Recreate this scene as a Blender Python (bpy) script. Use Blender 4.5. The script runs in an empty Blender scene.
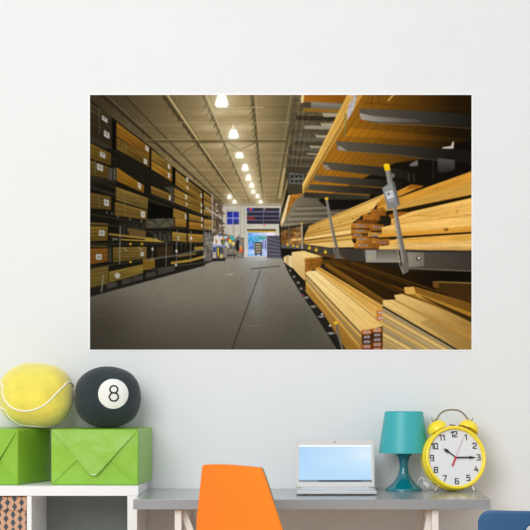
import bpy, bmesh, math, random
from mathutils import Vector, Matrix
random.seed(11)
PI = math.pi
SC = bpy.context.scene
COL = SC.collection
WORLD, HORIZON, MIDSKY, AREA = .86, .72, .86, 168.0
# ------------------------------------------------------------------
# The print of the wall mural: a lumber aisle drawn with polygons on a
# fine grid of points (print coordinates run x 90..471.5, y 95..349.7).
# ------------------------------------------------------------------
import numpy as np
PX0, PY0, PX1, PY1, PS = 90.0, 95.0, 471.5, 349.7, 2
PW, PH = int((PX1 - PX0) * PS), int((PY1 - PY0) * PS)
VPX, VPY = 268.0, 243.0
prng = np.random.RandomState(5)


class Print:
    def __init__(self):
        self.a = np.zeros((PH, PW, 3))

    def cover(self, pts, ss=3):
        p = np.array(pts, float)
        x0 = max(0, int((p[:, 0].min() - PX0) * PS) - 1); x1 = min(PW, int((p[:, 0].max() - PX0) * PS) + 2)
        y0 = max(0, int((p[:, 1].min() - PY0) * PS) - 1); y1 = min(PH, int((p[:, 1].max() - PY0) * PS) + 2)
        if x1 <= x0 or y1 <= y0:
            return None
        n = ss
        gx = PX0 + (np.arange(x0 * n, x1 * n) + .5) / (PS * n)
        gy = PY0 + (np.arange(y0 * n, y1 * n) + .5) / (PS * n)
        X, Y = np.meshgrid(gx, gy)
        ins = np.zeros(X.shape, bool)
        for i in range(len(p)):
            ax, ay = p[i]; bx, by = p[(i + 1) % len(p)]
            if ay == by:
                continue
            c = (ay > Y) != (by > Y)
            ins ^= c & (X < (bx - ax) * (Y - ay) / (by - ay) + ax)
        m = ins.reshape(y1 - y0, n, x1 - x0, n).mean(axis=(1, 3))
        return x0, x1, y0, y1, m

    def poly(self, pts, col, col2=None, g=None, a=1.0, streak=0, ang=None, mott=0):
        r = self.cover(pts)
        if r is None:
            return
        x0, x1, y0, y1, m = r
        X, Y = np.meshgrid(PX0 + (np.arange(x0, x1) + .5) / PS, PY0 + (np.arange(y0, y1) + .5) / PS)
        c = np.ones(X.shape + (3,)) * np.array(col, float)
        if col2 is not None:
            (ax, ay), (bx, by) = g
            t = ((X - ax) * (bx - ax) + (Y - ay) * (by - ay)) / ((bx - ax) ** 2 + (by - ay) ** 2)
            t = np.clip(t, 0, 1)[..., None]
            c = c * (1 - t) + np.array(col2, float) * t
        if streak:
            if ang is None:
                s = np.arctan2(Y - VPY, X - VPX) * 140
                u = np.hypot(X - VPX, Y - VPY) / 9
            else:
                s = (-X * math.sin(ang) + Y * math.cos(ang)) * 1.2
                u = (X * math.cos(ang) + Y * math.sin(ang)) / 9
            nz = pnoise(s * 1.0, u * .5) * .6 + pnoise(s * 2.3 + 9, u) * .4
            c = c * (1 + streak * nz[..., None])
        if mott:
            c = c * (1 + mott * pnoise(X * .35, Y * .5)[..., None] + mott * .6 * pnoise(X * 1.3, Y * 1.3)[..., None])
        w = (m * a)[..., None]
        self.a[y0:y1, x0:x1] = self.a[y0:y1, x0:x1] * (1 - w) + np.clip(c, 0, 255) * w

    def line(self, pts, w, col, a=1.0, w2=None):
        for i in range(len(pts) - 1):
            (ax, ay), (bx, by) = pts[i], pts[i + 1]
            L = math.hypot(bx - ax, by - ay) or 1
            nx, ny = -(by - ay) / L, (bx - ax) / L
            e = (w2 if w2 is not None else w) / 2; s = w / 2
            self.poly([(ax + nx * s, ay + ny * s), (bx + nx * e, by + ny * e), (bx - nx * e, by - ny * e), (ax - nx * s, ay - ny * s)], col, a=a)

    def dot(self, x, y, rx, ry, col, a=1.0):
        self.poly([(x + rx * math.cos(k * math.pi / 8), y + ry * math.sin(k * math.pi / 8)) for k in range(16)], col, a=a)

    def glow(self, x, y, rx, ry, col, a, clip=None):
        X, Y = np.meshgrid(PX0 + (np.arange(PW) + .5) / PS, PY0 + (np.arange(PH) + .5) / PS)
        w = a * np.exp(-(((X - x) / rx) ** 2 + ((Y - y) / ry) ** 2))
        if clip is not None:
            w = w * clip
        self.a += (np.array(col, float) - self.a) * w[..., None]

    def mask(self, pts):
        M = np.zeros((PH, PW)); r = self.cover(pts)
        M[r[2]:r[3], r[0]:r[1]] = r[4]
        return M

    def pack(self, x0, t0, b0, x1, t1, b1, col, n=4, lab=None, dim=1.0):
        """one bundle of boards seen in perspective: vertical ends, n courses"""
        col = np.array(col, float) * dim * np.array((.93, .95, .98))
        self.poly([(x0, t0), (x1, t1), (x1, b1), (x0, b0)], col * 1.06, col * .86, ((x0, (t0 + t1) / 2), (x0, (b0 + b1) / 2)), streak=.22,
                  ang=math.atan2(t1 + b1 - t0 - b0, 2 * (x1 - x0)))
        self.line([(x0, t0), (x1, t1)], .8, col * 1.3, .55)
        for i in range(1, n):
            f = i / n
            self.line([(x0, t0 + (b0 - t0) * f), (x1, t1 + (b1 - t1) * f)], .6, col * .45, .55)
        if lab:
            for lx, ly, lw, lh in lab:
                sl = (t1 - t0) / (x1 - x0)
                self.poly([(lx, ly), (lx + lw, ly + lw * sl), (lx + lw, ly + lh + lw * sl), (lx, ly + lh)], (205, 205, 205))
                self.poly([(lx + lw * .25, ly + lh * .3), (lx + lw * .75, ly + lh * .3 + lw * .5 * sl), (lx + lw * .75, ly + lh * .75 + lw * .5 * sl), (lx + lw * .25, ly + lh * .75)], (140, 125, 90), a=.7)


def pnoise(x, y):
    """smooth value noise in -1..1"""
    xi = np.floor(x).astype(int); yi = np.floor(y).astype(int)
    fx = x - xi; fy = y - yi
    fx = fx * fx * (3 - 2 * fx); fy = fy * fy * (3 - 2 * fy)

    def h(a, b):
        v = np.sin(a * 127.1 + b * 311.7) * 43758.5453
        return (v - np.floor(v)) * 2 - 1
    return (h(xi, yi) * (1 - fx) + h(xi + 1, yi) * fx) * (1 - fy) + (h(xi, yi + 1) * (1 - fx) + h(xi + 1, yi + 1) * fx) * fy


def L2(p, q, t):
    return (p[0] + (q[0] - p[0]) * t, p[1] + (q[1] - p[1]) * t)


def paint_print():
    P = Print()
    poly, line, dot, pack = P.poly, P.line, P.dot, P.pack
    full = [(89, 94), (473, 94), (473, 351), (89, 351)]
    poly(full, (22, 19, 13))
    # ---- ceiling ----
    ceil = [(89, 94), (310, 94), (300, 205), (222, 205), (89, 110)]
    poly(ceil, (72, 60, 41), (128, 109, 74), ((100, 100), (205, 150)), mott=.04)
    cm = P.mask(ceil)
    P.glow(232, 138, 52, 64, (162, 142, 102), .72, cm)
    P.glow(214, 190, 30, 34, (120, 102, 68), .55, cm)
    P.glow(250, 190, 22, 16, (185, 165, 120), .55, cm)
    P.glow(290, 110, 18, 60, (88, 80, 56), .75, cm)
    P.glow(110, 125, 34, 10, (104, 92, 66), .5, cm)
    for k in range(34):                                     # deck ribs crossing the aisle
        y = VPY - (148 - 0) / (1 + k * .085)
        if y > 203: break
        sh = 1 if k % 3 else -1
        line([(89 + max(0, (y - 95) * 1.1), y), (300, y + .4)], 1.2, (62, 54, 34) if sh > 0 else (188, 172, 128), .14)
    for (x, y, w) in ((215, 113, 9), (243, 112, 9), (212, 128, 12), (245, 127, 12), (225, 146, 12), (250, 147, 10)):
        P.glow(x, y, w * 1.3, 3, (205, 190, 150), .45, cm)
    for (ax, ay, w, c, al) in ((102, 95, 3.4, (48, 41, 27), .8), (106, 95, 1.3, (118, 104, 72), .7), (124, 95, 2.2, (52, 45, 30), .6), (127, 95, 1, (110, 97, 66), .6),
                               (163, 95, 4, (60, 50, 32), .75), (167.5, 95, 2.2, (186, 166, 116), .85), (170, 95, .8, (82, 70, 44), .7),
                               (203, 95, 3.4, (84, 72, 48), .7), (206, 95, 2.2, (178, 160, 116), .75), (252, 95, 3.6, (82, 72, 48), .75), (255.3, 95, 1.4, (170, 152, 110), .55),
                               (291, 95, 1.3, (148, 134, 96), .65), (296, 95, 2.4, (66, 58, 40), .7), (299, 95, 1, (150, 134, 96), .6)):
        e = L2((ax, ay), (VPX, VPY), .72)
        line([(ax, ay), e], w, c, al, w * .3)
    for (ax, n) in ((104, 9), (165, 12), (204, 12), (253.5, 14)):   # truss webbing
        for k in range(n):
            t0 = .05 + .55 * k / n
            p = L2((ax, 95), (VPX, VPY), t0); q = L2((ax - 6, 97), (VPX, VPY), t0 + .03)
            line([p, q], 1.3, (48, 40, 25), .42)
    line([(147, 141.3), (287, 141)], 2.2, (78, 66, 42), .75)
    line([(147, 139.6), (287, 139.4)], .9, (180, 160, 116), .5)
    line([(180, 122.7), (290, 122.5)], .9, (176, 158, 116), .6)
    line([(226, 107.5), (264, 107.3)], .9, (200, 184, 144), .6)
    line([(180, 152), (292, 152.6)], 1, (150, 134, 94), .5)
    for (a, b) in (((229, 143), (240, 150)), ((240, 150), (257, 142)), ((180, 155), (199, 143)), ((199, 143), (228, 142))):
        line([a, b], 1.1, (92, 78, 50), .7)
    # ---- back wall and door ----
    poly([(222, 203), (291, 203), (291, 260), (222, 260)], (176, 170, 156), (196, 192, 180), ((225, 205), (255, 232)), mott=.03)
    poly([(222, 203), (291, 203), (291, 206), (222, 206)], (138, 126, 96), a=.7)
    for x in (240.5, 244, 282, 285):
        line([(x, 204), (x, 256)], .7, (130, 125, 112), .6)
    line([(234, 224), (234, 240)], .8, (110, 105, 95), .6)
    poly([(227, 211.5), (239, 211.8), (239, 224.3), (227, 224.3)], (38, 44, 132), (52, 62, 158), ((227, 212), (239, 222)))
    line([(227, 218), (239, 218.2)], .9, (180, 190, 225), .9)
    line([(233, 211.8), (233, 224.3)], .9, (165, 178, 220), .7)
    poly([(234, 221.5), (238.5, 221.5), (238.5, 224), (234, 224)], (50, 55, 70), a=.8)
    poly([(246.8, 207.8), (279.6, 208), (279.6, 224), (246.8, 224)], (92, 94, 118))
    for i, y in enumerate((208, 212.6, 216.8, 220.9)):
        poly([(247, y), (263, y), (263, y + 2.7), (247, y + 2.7)], (42, 40, 48))
        poly([(264, y), (279.4, y), (279.4, y + 2.7), (264, y + 2.7)], (48, 42, 46))
    poly([(247, 208), (254, 208), (254, 210.8), (247, 210.8)], (48, 52, 120))
    dot(250.6, 209.3, 1.3, 1.2, (230, 60, 60))
    poly([(247, 216.9), (254.6, 216.9), (254.6, 219.6), (247, 219.6)], (130, 44, 38))
    dot(264.6, 209, .9, 1.3, (160, 120, 100)); dot(264.6, 225, 1.3, .8, (240, 110, 100))
    poly([(247, 229), (276, 229), (276, 231), (247, 231)], (78, 66, 46))
    poly([(248, 230.6), (275.5, 230.6), (275.5, 232.6), (248, 232.6)], (196, 158, 66))
    poly([(248, 232.4), (275, 232.4), (275, 256), (248, 256)], (110, 165, 225), (226, 216, 246), ((250, 240), (270, 236)), mott=.16)
    P.glow(262, 238, 5, 2.4, (40, 140, 130), .85); P.glow(251, 239, 2, 3, (40, 150, 205), .9); P.glow(256.5, 240, 3, 4, (50, 150, 190), .7)
    P.glow(251, 247, 2, 3, (60, 80, 210), .6); P.glow(265, 245, 3, 4, (130, 110, 190), .5); P.glow(256, 252, 7, 2.6, (226, 232, 250), .8); P.glow(270, 234, 5, 1.6, (236, 226, 250), .8)
    for x in (253, 263, 265.5):
        line([(x, 240), (x, 249)], 1, (60, 55, 110), .6)
    # ---- floor ----
    flo = [(89, 296), (205, 263), (222, 257), (284, 257), (300, 280), (346, 351), (89, 351)]
    poly(flo, (140, 135, 123), (76, 70, 60), ((240, 256), (232, 352)), mott=.025)
    fm = P.mask(flo)
    P.glow(256, 257, 14, 10, (178, 180, 184), .7, fm); P.glow(256, 285, 8, 26, (142, 142, 144), .45, fm); P.glow(215, 268, 24, 9, (136, 131, 120), .4, fm)
    P.glow(96, 330, 40, 44, (54, 49, 41), .75, fm); P.glow(190, 290, 40, 20, (122, 115, 102), .5, fm); P.glow(300, 330, 24, 30, (74, 70, 58), .5, fm); P.glow(195, 335, 40, 24, (84, 78, 68), .25, fm)
    line([(260.5, 270), (231.5, 351)], .7, (50, 45, 40), .85, 1.5)
    line([(226, 274.5), (233, 274)], 1, (190, 184, 172), .7)
    line([(251, 268.8), (280, 266)], 1.2, (74, 70, 64), .85)
    line([(243, 326), (262, 325)], .7, (125, 116, 102), .6)
    for i in range(26):
        x = prng.uniform(95, 290); y = prng.uniform(285, 348)
        if x < 150 and y < 300: continue
        line([(x, y), (x + prng.uniform(6, 22), y - prng.uniform(0, 3))], .9, (118, 110, 96) if i % 2 else (48, 44, 38), .09)
    # ---- left racks: dark body, then bundles ----
    poly([(89, 99), (113, 118), (151, 147), (176, 169), (212, 196), (222, 206), (222, 258), (205, 264), (89, 297)], (27, 24, 17))
    for k in range(9):                                     # shelf arms fading back
        y90 = (135, 178, 186, 214, 244, 268, 140, 181, 217)[k]
        a = (89, y90 + (6 if k > 5 else 0)); b = L2(a, (VPX, VPY), .62)
        line([a, b], 2.2, (52, 48, 37), .8, 1)
    pack(89, 101.5, 117, 111.5, 117, 130, (74, 62, 38), 3, [(102, 115, 5.5, 4.6)])
    pack(89, 118, 134.5, 112, 131.5, 147, (64, 51, 31), 3, [(104, 130, 5.5, 6)])
    line([(99.3, 108), (99.3, 135)], .9, (92, 112, 92), .8)
    poly([(89, 135), (112, 147), (106, 149), (89, 141)], (70, 64, 50), a=.8)
    poly([(112.3, 121), (116.2, 121), (116.2, 150), (112.3, 150)], (17, 15, 10))
    pack(116.5, 122.6, 136, 151, 149, 159, (152, 101, 32), 3, [(145.5, 145, 3.2, 4.6)])
    pack(116.5, 137.5, 149, 149.5, 158, 167.5, (124, 92, 36), 4, [(143.8, 158, 3.2, 4.8)])
    line([(126, 143), (126, 153)], .8, (120, 130, 90), .7)
    poly([(113, 150), (149, 168), (150, 186), (117, 167)], (26, 23, 16))
    for k in range(7):
        line([(114, 152 + k * 2.4), (149, 170 + k * 2.2)], .7, (62, 57, 44), .45)
    pack(89, 142.5, 158, 111, 154, 165.5, (128, 96, 34), 4, [(100, 151, 5.4, 5)])
    pack(89, 160, 175, 109, 167.5, 178.3, (116, 85, 33), 4, [(97.2, 163.5, 5.8, 6)])
    line([(95, 160), (95, 174)], 1, (90, 120, 90), .8)
    poly([(89, 175), (109, 178.5), (117, 181), (117, 184), (89, 186)], (58, 53, 41), (30, 27, 20), ((100, 176), (100, 186)))
    for k in range(5):
        line([(109 + k * 1.9, 168), (109 + k * 1.9, 180)], 1.2, (146, 140, 124) if k % 2 else (92, 88, 76), .85)
    pack(117, 168, 181, 144, 186, 193, (162, 110, 30), 3, [(138, 182, 3, 5.4)])
    pack(89, 192.5, 208, 111, 197, 210, (120, 90, 37), 4, [(104, 199, 5, 6.4)])
    line([(99.5, 195), (99.5, 208)], 1, (96, 118, 84), .8)
    pack(116, 187, 200, 148, 198.5, 209.5, (136, 107, 48), 4)
    poly([(126, 195), (137, 198.5), (137, 202), (126, 198)], (98, 88, 52), a=.55)
    pack(115, 202, 215.5, 147, 211, 219.8, (132, 100, 42), 3, [(141, 211, 4, 5.6)])
    line([(125, 193), (125, 215)], .9, (110, 120, 76), .6)
    for x, y in ((107, 212.5), (112, 213.5), (118, 216.5), (130, 219), (141.5, 221)):
        dot(x, y, 1, 1.4, (120, 116, 104), .7)
    poly([(118, 222), (147, 224), (172, 222), (172, 230), (147, 233), (118, 236)], (44, 40, 31), a=.8)
    poly([(127, 228), (132, 228.5), (146, 231), (146, 236.5), (130, 236)], (112, 84, 46), a=.9)
    for x in (124, 136.5, 143, 151): line([(x, 224), (x, 236)], .8, (96, 92, 80), .5)
    pack(89, 222.5, 224.5, 108, 223.6, 225.2, (112, 88, 40), 1)
    pack(89, 226, 241.5, 107.8, 227, 240.2, (132, 101, 37), 4, [(99, 230, 5.8, 5.6)])
    pack(89, 249, 264.6, 107.8, 248.6, 261.2, (152, 95, 34), 3, [(96, 254, 5.8, 5.6)])
    pack(89, 245.5, 247.2, 107.5, 246, 247.4, (104, 82, 36), 1)
    line([(109, 234), (121, 235.5), (158, 239.4)], 2, (176, 142, 62), .9)
    line([(121, 239.5), (164, 241.6)], 1.4, (190, 150, 60), .9)
    line([(112, 238), (118, 240)], 1, (190, 186, 170), .7); line([(118, 238), (112, 240.5)], 1, (150, 146, 130), .7)
    for x, y in ((130.5, 243.8), (142, 243.8), (130.5, 261.8)):
        dot(x, y, 1.3, 1.2, (212, 166, 40))
    pack(113, 247.6, 262.3, 146.6, 247, 258.2, (126, 100, 44), 5, [(140.6, 252, 3.2, 4)])
    line([(123, 247.5), (127.5, 251)], .8, (190, 190, 180), .7); line([(138, 246.8), (142, 250)], .8, (200, 200, 190), .7)
    line([(120.4, 226), (119.6, 264)], 1.1, (150, 146, 134), .8)
    line([(110, 247), (110, 262)], 3, (78, 74, 62), .8)
    pack(89, 269.5, 288, 108.5, 266, 283.5, (116, 94, 40), 5)
    pack(109, 272, 282.5, 143, 264.5, 273, (138, 113, 47), 4)
    pack(143, 259.5, 270.5, 155, 258, 267.5, (142, 103, 38), 4)
    dot(117.5, 275.4, 2.8, 2.8, (178, 176, 168), .95)
    poly([(89, 288), (160, 272), (175, 268.5), (205, 262.5), (205, 265.5), (89, 297)], (30, 28, 24))
    for x, y in ((112, 285.5), (127, 281.5), (138, 278.5), (151, 275), (163, 271.5), (170, 270)):
        poly([(x - 5, y - 2.4), (x + 5, y - 4), (x + 5, y + .6), (x - 5, y + 3.2)], (64, 60, 54), a=.9)
    line([(103.5, 274), (101.5, 292)], 1.4, (130, 126, 114), .75)
    # second group of bays
    pack(151.4, 149.6, 159.5, 172.2, 166, 173.2, (126, 96, 38), 2, [(168, 163.6, 2, 4.2)])
    pack(151.4, 160.6, 169, 172.2, 174, 182, (150, 106, 36), 2, [(168, 172.6, 2, 4.4)])
    poly([(149.4, 148), (151.4, 148), (151.4, 170), (149.4, 170)], (22, 19, 13))
    poly([(145, 169), (172, 182), (175, 188), (151, 186), (145, 182)], (24, 21, 15))
    for k in range(5): line([(146, 170 + k * 3), (172, 183 + k * 1.4)], .7, (64, 58, 44), .5)
    poly([(172.4, 167.6), (175.3, 167.6), (175.3, 184), (172.4, 184)], (12, 11, 8))
    pack(175.5, 171, 178, 202, 191.5, 198, (130, 100, 42), 2, [(186.4, 177, 1.8, 4), (200.6, 193, 1.4, 4)])
    pack(175.5, 178.5, 184.5, 202, 198.4, 203, (144, 106, 40), 2, [(186.6, 185.8, 1.8, 3)])
    pack(151, 186, 193, 171.2, 194.6, 201.4, (132, 95, 38), 3, [(169, 195.4, 1.8, 4.4)])
    poly([(164, 187), (174, 187), (174, 204), (172, 203), (171.5, 194)], (70, 65, 54), a=.9)
    pack(174.5, 188.4, 195.6, 202.5, 203.2, 208.6, (142, 106, 42), 2, [(185.4, 194.4, 1.6, 4), (200.6, 203, 1.4, 3.4)])
    pack(174.5, 196.8, 202.4, 202.5, 209.2, 214.2, (138, 103, 40), 2, [(186, 202.6, 1.4, 2.6), (200.6, 209, 1.4, 3.6)])
    line([(151, 194), (203, 216)], 1, (60, 56, 46), .6)
    poly([(148, 203), (173, 208), (173, 218), (148, 220)], (14, 12, 9))
    pack(173.4, 208.8, 217, 186.4, 213.2, 221.4, (152, 114, 45), 3, [(185, 214, 1.3, 5)])
    pack(175, 218, 226.4, 186.4, 221.6, 227.4, (156, 110, 42), 3)
    pack(189, 213.8, 220, 203, 217.8, 222.4, (150, 112, 43), 3, [(201.4, 217, 1.3, 4)])
    pack(189, 221.6, 228.6, 203, 223.8, 230, (160, 107, 38), 2, [(201.4, 224, 1.2, 3.4)])
    poly([(146, 219), (174, 218), (174, 226.5), (146, 229)], (76, 70, 58), mott=.25)
    line([(146, 229), (204, 231.5)], 2.2, (22, 20, 16), .9)
    for k in range(9):
        x = 153 + k * 2.3
        line([(x, 232 + (k % 3)), (x + .6, 242)], 1.1, (118, 112, 98) if k % 2 else (70, 66, 56), .75)
    line([(145, 239.6), (160, 241)], 1.8, (178, 142, 60), .9)
    pack(172.4, 232, 240.6, 186.6, 233.8, 242, (152, 117, 48), 3, [(178, 236, 1, 4)])
    pack(188, 233.8, 242, 203, 235, 242.4, (160, 117, 47), 3, [(191, 237, 1, 3)])
    for k in range(12):
        line([(174 + k * 2.4, 243), (174 + k * 2.4, 250)], 1, (60, 54, 44) if k % 2 else (14, 12, 10), .8)
    poly([(157, 247), (173, 245.5), (173, 256), (157, 257.5)], (50, 40, 25))
    pack(194.4, 247, 250.6, 204, 246.8, 250, (156, 122, 54), 1)
    line([(146, 259.5), (178, 255), (205, 249)], 1.6, (98, 94, 84), .8)
    line([(171, 263), (190, 260.4), (205, 256.4)], 2.4, (172, 138, 54), .9)
    line([(178, 256.5), (196, 253.5)], 1.4, (150, 118, 50), .8)
    for x, y0, y1 in ((152.6, 246, 262), (166.5, 242, 266), (177, 230, 266), (191, 231, 262), (204, 228, 258)):
        line([(x, y0), (x - .5, y1)], .9, (122, 118, 106), .75)
    for x, y in ((152.6, 249), (176.5, 251), (176, 265), (191, 238), (204.4, 257)):
        dot(x, y, 1.1, 1.6, (214, 212, 206), .85)
    line([(148, 270), (205, 262)], 1.2, (88, 84, 76), .6)
    # last bays
    poly([(202.4, 190), (203.6, 190), (203.6, 204), (202.4, 204)], (20, 18, 14))
    pack(203.6, 192, 198.4, 213, 199, 205, (140, 106, 46), 2)
    pack(203.6, 200, 206, 212, 205, 211, (150, 115, 52), 2)
    pack(203.6, 209, 215, 211, 212, 217, (148, 112, 50), 2); pack(203.6, 219, 229, 216, 221, 231, (158, 120, 58), 2)
    poly([(211, 195), (222, 203), (224, 234), (212, 238)], (108, 90, 68), a=.9, mott=.35)
    for i in range(34):
        x = prng.uniform(207, 223); y = prng.uniform(200, 232)
        c = ((190, 180, 168), (70, 55, 42), (150, 110, 60), (120, 112, 104), (206, 200, 196), (88, 48, 38))[prng.randint(6)]
        poly([(x, y), (x + 2, y + .8), (x + 2, y + 2.6), (x, y + 2.2)], c, a=.7)
    line([(205, 207.5), (225, 220.5)], 1.4, (198, 192, 180), .8); line([(205, 214), (225, 224)], 1, (44, 40, 34), .8)
    for x in (212.4, 218.6, 222.4):
        line([(x, 194 + (x - 212) * .9), (x, 248)], 1, (196, 190, 178) if x < 215 else (90, 84, 76), .75)
    poly([(204, 232), (226, 234), (244, 238), (244, 258), (226, 258), (204, 262)], (98, 92, 84), a=.85, mott=.3)
    # stock along the far aisle
    for i in range(60):
        x = prng.uniform(204, 243); y = prng.uniform(234, 256)
        c = ((186, 176, 160), (60, 56, 52), (150, 120, 70), (120, 116, 112), (40, 38, 38), (170, 140, 90), (96, 110, 120))[prng.randint(7)]
        poly([(x, y), (x + 1.6, y), (x + 1.6, y + prng.uniform(1, 5)), (x, y + 2)], c, a=.6)
    for x in (206, 209.6, 226.6, 233, 240.6): line([(x, 226), (x, 256)], .8, (146, 140, 130), .6)
    poly([(214, 236), (219, 235), (222, 246), (213, 247)], (214, 206, 198)); poly([(215, 238), (218, 241), (216, 245)], (160, 120, 96))
    for x, y, w, h, c in ((220, 236, 2, 3, (230, 228, 226)), (222, 238, 2, 2, (214, 120, 60)), (224, 236, 3, 2.4, (180, 206, 214)), (227, 238, 2, 2, (200, 40, 50)), (229, 239, 2.6, 4, (238, 196, 40)),
                          (230.5, 236, 4, 4, (66, 160, 170)), (234.5, 235, 2, 3, (226, 172, 160)), (232, 242, 3, 3, (220, 206, 120)), (225, 242, 3, 4, (206, 202, 196)), (219, 234, 2, 2, (70, 90, 180)),
                          (227, 243, 2, 5, (190, 184, 176)), (222, 241, 2, 3, (90, 120, 60)), (240, 246, 2, 3, (236, 150, 60)), (239, 249, 3.6, 3, (222, 92, 52)), (236.4, 240, 2.8, 11, (32, 30, 34)), (235, 243, 2, 6, (50, 46, 48))):
        poly([(x, y), (x + w, y + .2), (x + w, y + h), (x, y + h)], c)
    line([(211.5, 245.4), (225, 246.2)], 1.6, (128, 142, 196), .95)
    for x, y, w, h, c in ((213, 247, 3, 5, (66, 72, 120)), (217.6, 247.4, 1.8, 9, (216, 180, 44)), (213, 252, 3, 6, (176, 168, 160)), (221, 247, 2, 8, (70, 70, 84)), (219.6, 254, 3, 4, (196, 176, 110))):
        poly([(x, y), (x + w, y), (x + w, y + h), (x, y + h)], c)
    poly([(212, 258.4), (226, 258), (225, 260.8), (212, 261.4)], (36, 34, 36)); poly([(227, 254.6), (236, 254), (236, 255.6), (227, 256.2)], (44, 42, 44))
    line([(219.4, 246), (219.4, 261)], 1, (40, 40, 44), .9)
    poly([(254.6, 242), (262, 242), (262, 254), (254.6, 254)], (40, 36, 36))
    for k in range(4):
        poly([(255.4, 243 + k * 2.7), (261.2, 243 + k * 2.7), (261.2, 245 + k * 2.7), (255.4, 245 + k * 2.7)], (156, 148, 128))
    dot(256, 254.6, 1, .7, (26, 24, 26)); dot(261, 254.6, 1, .7, (26, 24, 26))
    poly([(267, 235.8), (281.6, 235.4), (283, 258.4), (267, 258)], (82, 80, 90))
    for k in range(12):
        line([(267, 236 + k * 2), (281.6, 240 + k * 1.6)], .8, (112, 110, 124) if k % 2 else (58, 56, 64), .8)
    P.glow(262, 259, 6, 1.4, (196, 196, 200), .6, fm)
    # ---- lamps ----
    for x, y, rx, ry in ((221.7, 100.6, 7, 7), (233.5, 134, 5.6, 4.8), (239.6, 155.2, 4.6, 3.2), (245.2, 167.6, 3.8, 3.8), (248.6, 177.6, 3.3, 3.4), (251.6, 185.2, 2.9, 2.8), (253.2, 191.4, 2.5, 2.3),
                         (257.6, 196, 2.3, 2.1), (260.6, 201.6, 2.4, 1.7), (229.6, 196.6, 2.4, 2.4), (234.6, 201.6, 2.4, 1.9)):
        P.glow(x, y, rx * 2.1, ry * 2.1, (236, 222, 186), .55)
        P.poly([(x - rx * .5, y - ry), (x + rx * .5, y - ry), (x + rx * .86, y), (x + rx, y + ry * .62), (x + rx * .7, y + ry), (x - rx * .7, y + ry), (x - rx, y + ry * .62), (x - rx * .86, y)], (255, 253, 248))
    line([(233.4, 124), (233.4, 129)], 2, (240, 232, 205), .8)
    line([(229, 124.6), (238, 124.6)], .9, (130, 116, 84), .7)
    P.glow(236, 154, 1.6, 1.6, (250, 240, 214), .8)
    # ---- right racks, upper part ----
    poly([(300, 94), (473, 94), (473, 351), (346, 351), (300, 282), (281, 257), (279, 226), (290, 170)], (34, 30, 22))
    poly([(296, 94), (352, 94), (303, 186), (286, 190), (281, 226), (279, 226), (287, 160)], (94, 84, 60), (66, 58, 42), ((300, 100), (296, 180)), mott=.18)
    for (y, x0, x1, h, c) in ((118, 296, 342, 4.6, (46, 38, 30)), (127, 304, 338, 3.4, (152, 144, 128)), (131, 295, 335, 3.2, (74, 66, 52)), (139, 294, 330, 3, (96, 92, 82)), (143.4, 293, 328, 2.2, (60, 54, 42)),
                              (149, 292, 324, 2.8, (92, 88, 78)), (153, 290, 322, 2, (70, 64, 50)), (157, 289, 319, 1.8, (102, 96, 82)), (161, 288, 317, 2, (62, 56, 46)), (165.4, 287, 314, 1.8, (92, 86, 72)), (169, 286, 311, 2.2, (58, 54, 46))):
        poly([(x0, y - h / 2), (x1, y - h / 2 + 1), (x1, y + h / 2 + 1), (x0, y + h / 2)], c, a=.9)
    for (x, y, w, h) in ((322, 113, 20, 4), (320, 123, 18, 3), (315, 135, 16, 2.8), (309, 145.6, 13, 2.6), (306, 153, 12, 1.6)):
        poly([(x, y), (x + w, y + .6), (x + w - 1, y + h), (x + 2, y + h)], (186, 172, 146), a=.75)
    for k in range(6):
        line([(297 + k * 3, 97), (289 + k * 2.2, 168)], .8, (134, 118, 84) if k % 2 else (50, 44, 32), .4)
    poly([(303, 94), (352, 94), (346, 103), (303.4, 102)], (158, 98, 26), (120, 72, 18), ((304, 95), (350, 100)), streak=.15, ang=.05)
    poly([(301, 94), (304.4, 94), (303.4, 103), (300.8, 103)], (222, 196, 140))
    poly([(303, 102.6), (312, 102.6), (312, 108), (303, 107)], (70, 62, 50))
    poly([(311, 101.6), (347, 104.6), (344, 110), (311, 108)], (136, 130, 118), (100, 94, 84), ((311, 102), (311, 109)))
    poly([(303, 108), (344, 109.6), (342, 113), (303, 111.6)], (142, 98, 34), a=.85)
    line([(284.6, 168), (279.6, 198)], 1.8, (188, 166, 118), .85); line([(288.6, 176), (281.6, 206)], 1.8, (160, 138, 92), .8)
    poly([(287, 170), (290, 166), (304, 168), (304, 194), (288, 194)], (62, 54, 40))
    poly([(289, 172.6), (303.6, 174), (303.6, 185), (288.6, 183.4)], (92, 92, 84), mott=.15)
    for r in range(2):
        for k in range(3):
            poly([(290.6 + k * 4.4, 175 + r * 4.8), (293.6 + k * 4.4, 175.3 + r * 4.8), (293.4 + k * 4.4, 177.6 + r * 4.8), (290.6 + k * 4.4, 177.3 + r * 4.8)], (34, 32, 28))
    # lower far pack with fan of arms
    poly([(289, 195), (305, 193), (352, 200), (352, 224), (308, 226), (281, 228), (281, 222)], (122, 113, 94), (62, 56, 44), ((290, 214), (350, 205)))
    for k in range(9):
        y0 = 227 - k * 2.6; x0 = 282 + k * 1.9
        line([(x0, y0), (360, y0 - 1.5 + (4 - k) * .2)], 1.3, (150, 142, 122) if k % 2 else (74, 67, 52), .6)
    poly([(289.6, 195), (304.6, 193.4), (298, 198), (292.6, 204), (288.6, 212), (283.4, 221)], (176, 112, 40), (140, 88, 32), ((290, 195), (294, 208)), mott=.2)
    poly([(288.4, 195), (290.4, 195), (284.6, 220), (281, 226.6), (280.6, 222)], (226, 200, 150))
    poly([(281, 227), (310, 223), (335, 222), (309, 226), (300, 230), (281, 231)], (52, 46, 36))
    # great overhead bundle
    poly([(362, 94), (473, 94), (473, 176), (400, 200), (304, 195)], (158, 103, 26), (44, 28, 8), ((335, 130), (452, 142)), streak=.09, ang=-.9)
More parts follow.
